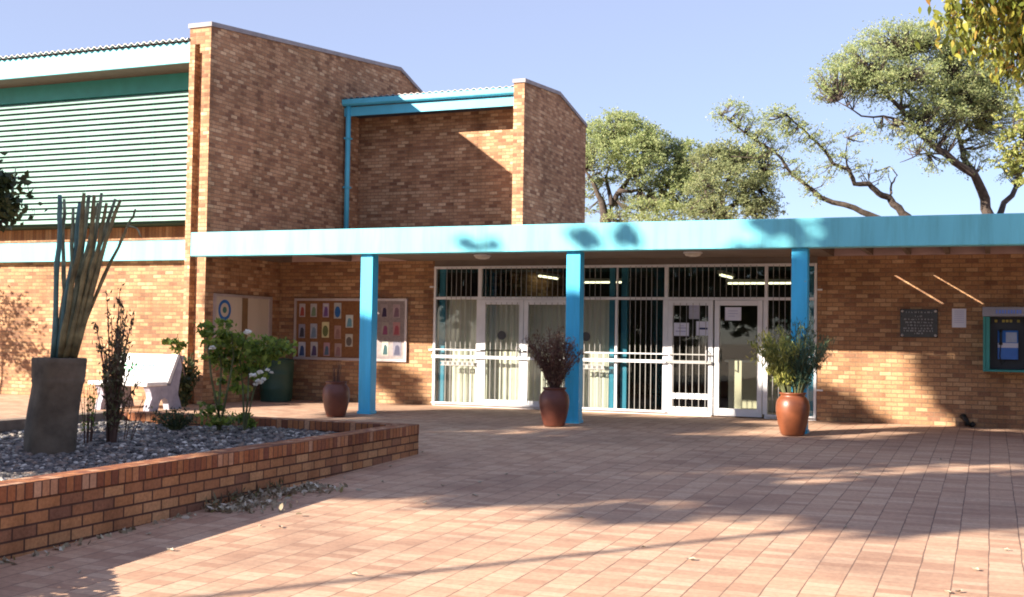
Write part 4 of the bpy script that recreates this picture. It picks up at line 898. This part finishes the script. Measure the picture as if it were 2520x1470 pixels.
# ---- slim shrub, rose bush, small plants
sb = (-8.84, 10.16, .10)
L_slim = leafmat('slim_shrub_leaf', [(0, (.07, .05, .035)), (.4, (.13, .095, .06)), (.7, (.16, .17, .07)), (1, (.24, .21, .14))], .3)
twiggy('slim_shrub', 'slim upright brown green shrub on the gravel right of the tall grey vase', 'shrub', sb, 34, 1.78, .27, M_dry, L_slim, .062, 58, 61, start=.2, aspect=2.6, curve=.75, rad=.008, lean=(.012, 0), hvar=.55, up=1.6, jit=.02)
b = MB(); b.tube([sb, (sb[0] - .005, sb[1], .5), (sb[0] + .02, sb[1], .85)], [.03, .022, .012], 8)
o = b.build('stem', M_dry, [x for x in COL.objects if x.name == 'slim_shrub'][0])
L_rose = leafmat('rose_leaf', [(0, (.08, .13, .025)), (.45, (.17, .25, .045)), (.85, (.28, .36, .07)), (1, (.36, .33, .08))], .5, .45)
rb = (-8.35, 11.95, .11); rng = np.random.default_rng(71)
ro = thing('rose_bush', rb, 'green rose bush with a few white blooms in the raised bed before the display case', 'rose bush')
s = MB(); lv = Leaves(); fl_c = []
dr = float(M[2] @ (np.array(rb) - EYE))
for pts in (((536, 1062), (540, 980), (545, 900), (530, 830)), ((540, 1062), (560, 960), (575, 880), (570, 820)), ((600, 1078), (610, 980), (612, 920), (640, 850)), ((602, 1078), (598, 960), (590, 880), (610, 810)), ((600, 1070), (625, 960), (660, 880), (690, 830)), ((545, 1050), (520, 930), (510, 830))):
    P = [at(x, y, dr + rng.uniform(-.25, .25)) for x, y in pts]; P[0] = at(pts[0][0], pts[0][1], dr); s.tube(P, [.016, .013, .010, .006], 6)
s.build('stems', M_stem, ro)
for px, py, rx, ry, n_ in ((535, 822, 38, 30, 270), (575, 850, 50, 34, 330), (630, 850, 48, 34, 330), (670, 862, 40, 26, 220), (560, 890, 48, 26, 220), (520, 860, 28, 34, 160), (620, 895, 44, 26, 170), (690, 850, 28, 16, 70), (605, 945, 34, 40, 170), (530, 1020, 34, 40, 150), (600, 1030, 26, 40, 120), (545, 960, 26, 30, 60), (640, 930, 24, 20, 70)):
    d_ = dr + rng.uniform(-.3, .3); c = at(px, py, d_); r = np.array([axis_r(rx, d_), axis_r(rx, d_) * .8, axis_r(ry, d_)])
    P, cc = clump_pts(rng, c, r, n_, thin=.28); lv.leaves(P, .085, rng, aspect=1.9)
lv.build('foliage', L_rose, ro)
M_petal = plain('white_petal', (.80, .80, .74), .6, .04)
for px, py, rp in ((612, 820, 13), (522, 858, 10), (622, 925, 10), (640, 918, 9), (637, 942, 11), (648, 935, 8), (658, 912, 7), (668, 918, 6), (628, 948, 7)):
    c = at(px, py, dr - .45); r_ = axis_r(rp, dr); f = Leaves(); a = rng.normal(size=(22, 3)); a /= np.linalg.norm(a, axis=1)[:, None]; a[:, 2] = np.abs(a[:, 2]) * .7
    f.leaves(c + a * r_ * .55, r_ * 1.0, rng, aspect=1.15, dirs=a); f.build('flower', M_petal, ro)
twiggy('low_bed_plant', 'low dark green tuft against the back of the raised bed by the slim shrub', 'plant', (-9.35, 11.9, .10), 30, .30, .34, M_stem, L_dk, .06, 16, 72, aspect=3, up=1.)
twiggy('low_bed_plant', 'low olive weed at the back wall of the bed behind the rose stems', 'plant', (-9.1, 12.55, .12), 18, .22, .26, M_stem, L_rose, .05, 12, 73, aspect=3, up=1.)
twiggy('thin_weed', 'thin straggly weed between the tall vase and the slim shrub', 'plant', (-8.98, 9.95, .10), 9, .95, .2, M_dry, L_rose, .04, 14, 74, aspect=2.2, up=1., rad=.004)
twiggy('thin_weed', 'thin bare sprig leaning right at the foot of the slim shrub', 'plant', (-8.75, 10.3, .10), 5, .75, .22, M_dry, L_slim, .04, 6, 75, aspect=2.2, lean=(.25, 0), rad=.004)
twiggy('corner_shrub', 'dark green shrub in the corner between the concrete bench and the brick pillar', 'shrub', (-13.55, 17.45, G(17.4)), 30, 1.05, .30, M_stem, L_dk, .10, 22, 76, start=.1, aspect=1.8, up=.8)
tg = thing('leafy_twig', tuple(at(432, 905, 18.2)), 'leafy twig poking up above the concrete bench beside the brick pillar', 'twig')
b = MB(); b.tube([at(455, 925, 18.2), at(445, 880, 18.2), at(432, 845, 18.2), at(438, 822, 18.2)], [.012, .01, .008, .005], 6); b.build('stems', M_dry, tg)
lv = Leaves(); P, _ = clump_pts(rng, at(432, 850, 18.2), np.array([.15, .14, .11]), 130, thin=.3); lv.leaves(P, .09, rng, aspect=1.7); lv.build('foliage', L_rose, tg)

# ---- bench and bin
bn = thing('concrete_bench', (-14.3, 16.7, G(16.7)), 'pale concrete bench with a painted backrest against the sunlit brick wall', 'bench')
zg = G(16.6)
b = MB(); b.box(-14.65, 16.20, .385, -13.36, 16.74, .455); b.build('seat', M_conc, bn, bevel=.015)
b = MB(); b.prism([(-14.65, 16.76, .43), (-13.38, 16.76, .43), (-13.38, 16.85, .42), (-14.65, 16.85, .42)], [(-14.65, 17.03, .93), (-13.38, 17.03, .93), (-13.38, 17.11, .92), (-14.65, 17.11, .92)]); bk = b.build('backrest', M_conc, bn, bevel=.015)
b = MB(); rs = random.Random(8)
for row, (z_, n_) in enumerate(((.70, 9), (.62, 6))):
    for i in range(n_):
        x = -14.45 + i * .075; t_ = (z_ - .43) / .5
        y = 16.76 + .27 * t_ - .004; y2 = 16.76 + .27 * (t_ + .1) - .004
        if rs.random() < .85: b.prism([(x, y - .003, z_), (x + .05, y - .003, z_), (x + .05, y, z_), (x, y, z_)], [(x, y2 - .003, z_ + .05), (x + .05, y2 - .003, z_ + .05), (x + .05, y2, z_ + .05), (x, y2, z_ + .05)])
b.build('lettering', M_greenl, bk)
def bench_end(x):
    prof = [(16.28, zg - .03), (16.52, zg - .03), (16.55, .06), (16.60, .14), (16.68, .17), (16.76, .14), (16.80, .06), (16.83, zg - .03), (17.18, zg - .03), (17.12, .10), (17.06, .22), (17.08, .38), (17.20, .90), (17.115, .91), (16.86, .41), (16.86, .383), (16.26, .383), (16.33, .28), (16.36, .18), (16.30, .06)]
    b = MB(); b.extrude_x(prof, x, x + .12); b.build('bench_end', plain('bench_concrete_shaded', (.34, .33, .40), .85, .15, 8, bmp=.3), bn)  # same concrete as the seat, with the lavender shade put into its colour
bench_end(-13.50); bench_end(-14.55)
bi = thing('green_drum', (-12.95, 19.55, 0), 'dark green round bin in the shaded corner under the display case', 'bin')
b = MB(); b.lathe((-12.98, 19.55, 0), [(.33, 0), (.335, .02), (.35, .25), (.357, .27), (.35, .29), (.365, .55), (.372, .57), (.365, .59), (.37, .80), (.385, .81), (.385, .835), (.36, .84)], 36); b.v = [(-12.98 + (p[0] + 12.98) * .9, 19.55 + (p[1] - 19.55) * .9, p[2] * .95) for p in b.v]; b.build('drum_body', M_green, bi, smooth=True)
b = MB(); b.lathe((-12.98, 19.55, .842), [(.375, 0), (.36, .03), (.2, .05), (.03, .055)], 36); b.v = [(-12.98 + (p[0] + 12.98) * .9, 19.55 + (p[1] - 19.55) * .9, p[2] * .95 + .002) for p in b.v]; b.build('lid', M_green, bi, smooth=True)

# ---- fallen leaves
rng = np.random.default_rng(81)
L_fall = leafmat('fallen_leaf', [(0, (.12, .085, .05)), (.35, (.28, .23, .15)), (.7, (.46, .41, .32)), (.9, (.60, .55, .46)), (1, (.26, .24, .08))], .1)
lt = Leaves(); P = []
for i in range(620):
    u = rng.uniform(0, 1); y = 8.5 + 1.7 * u; x = XP + .05 + abs(rng.normal()) * .20 + .10 * math.sin(u * 9); P.append((x - XP + xp(y), y, G(y) + .012 + abs(rng.normal()) * .018))
for i in range(60):
    y = rng.uniform(6.2, 8.5); P.append((xp(y) + .04 + abs(rng.normal()) * .05, y, G(y) + .01))
lt.leaves(np.array(P), .062, rng, aspect=2.0, flat=-.9, lens=True)
struct(lt, 'leaf_litter', L_fall, 'stuff')
tufts = Leaves(); P = []
for i in range(90):
    y = 8.55 + 1.3 * rng.uniform(0, 1); P.append((xp(y) + .03 + abs(rng.normal()) * .05, y, G(y) + .03 + abs(rng.normal()) * .04))
tufts.leaves(np.array(P), .09, rng, aspect=5, up=1.6); struct(tufts, 'wall_foot_grass', L_slim, 'stuff')
FL = [(195, 1412), (125, 1402), (365, 1318), (395, 1302), (470, 1278), (418, 1357), (640, 1298), (690, 1300), (848, 1178), (940, 1188), (1038, 1115), (1045, 1240), (1170, 1222), (1375, 1222), (1430, 1275), (870, 1418), (1585, 1350), (1700, 1380), (2080, 1300), (2475, 1357), (2360, 1460), (2335, 1462), (2110, 1168), (1365, 1165), (1245, 1170), (1180, 1190), (2315, 1132), (2400, 1405), (1090, 1198), (960, 1150)]
for i, (px, py) in enumerate(FL):
    z = -.15
    for _ in range(40):
        r_ = ray(px, py); p = EYE + r_ * ((z - 1.34) / r_[2]); z = .5 * z + .5 * G(p[1])
    a = rng.uniform(0, 2 * PI); L_ = rng.uniform(.045, .09); W = L_ * rng.uniform(.35, .55); b = MB(); vs = []
    for (u, v, h) in ((-.5, 0, .012), (-.2, .42, .02), (.2, .36, .012), (.5, 0, .022), (.2, -.36, .015), (-.2, -.42, .026), (0, 0, .006)):
        vs.append((p[0] + L_ * u * math.cos(a) - W * v * math.sin(a), p[1] + L_ * u * math.sin(a) + W * v * math.cos(a), G(p[1]) + h))
    b.add(vs, [(0, 6, 1), (1, 6, 2), (2, 6, 3), (3, 6, 4), (4, 6, 5), (5, 6, 0)])
    solo(b, 'fallen_leaf', L_fall, 'single pale dry leaf lying on the brick paving', 'fallen leaf', 'dry leaves scattered over the paving', origin=(p[0], p[1], G(p[1])))

# ------------------------------------------------------------------ light
W = bpy.data.worlds.new('World'); SC.world = W; W.use_nodes = True
nt = W.node_tree; bg = nt.nodes['Background']; sky = nt.nodes.new('ShaderNodeTexSky'); sky.sky_type = 'NISHITA'; sky.sun_disc = False
elev = math.atan2(.55, math.hypot(.88, 1)); az = math.atan2(-.88, -1)      # direction TO the sun (-.88,-1)
sky.sun_elevation = elev; sky.sun_rotation = az; sky.altitude = 1000; sky.air_density = 1.0; sky.dust_density = .6; sky.ozone_density = 5.0
bg.inputs[1].default_value = .068
nt.links.new(mix(nt, sky.outputs[0], (3.7, 3.5, 4.3), .44), bg.inputs[0])       # dry season haze pales the whole sky
sl = bpy.data.lights.new('sun', 'SUN'); so = bpy.data.objects.new('sun', sl); COL.objects.link(so)
sl.energy = 5.0; sl.angle = math.radians(.5); sl.color = (1., .89, .74)
so.rotation_euler = Vector(tuple(SUN)).to_track_quat('-Z', 'Y').to_euler(); so.location = (-20, -20, 20)
SC.view_settings.view_transform = 'Standard'; SC.view_settings.look = 'None'; SC.view_settings.exposure = 1.8; SC.view_settings.gamma = 1
SC.cycles.filter_width = 1.9
SC.cycles.max_bounces = 8; SC.cycles.transparent_max_bounces = 16
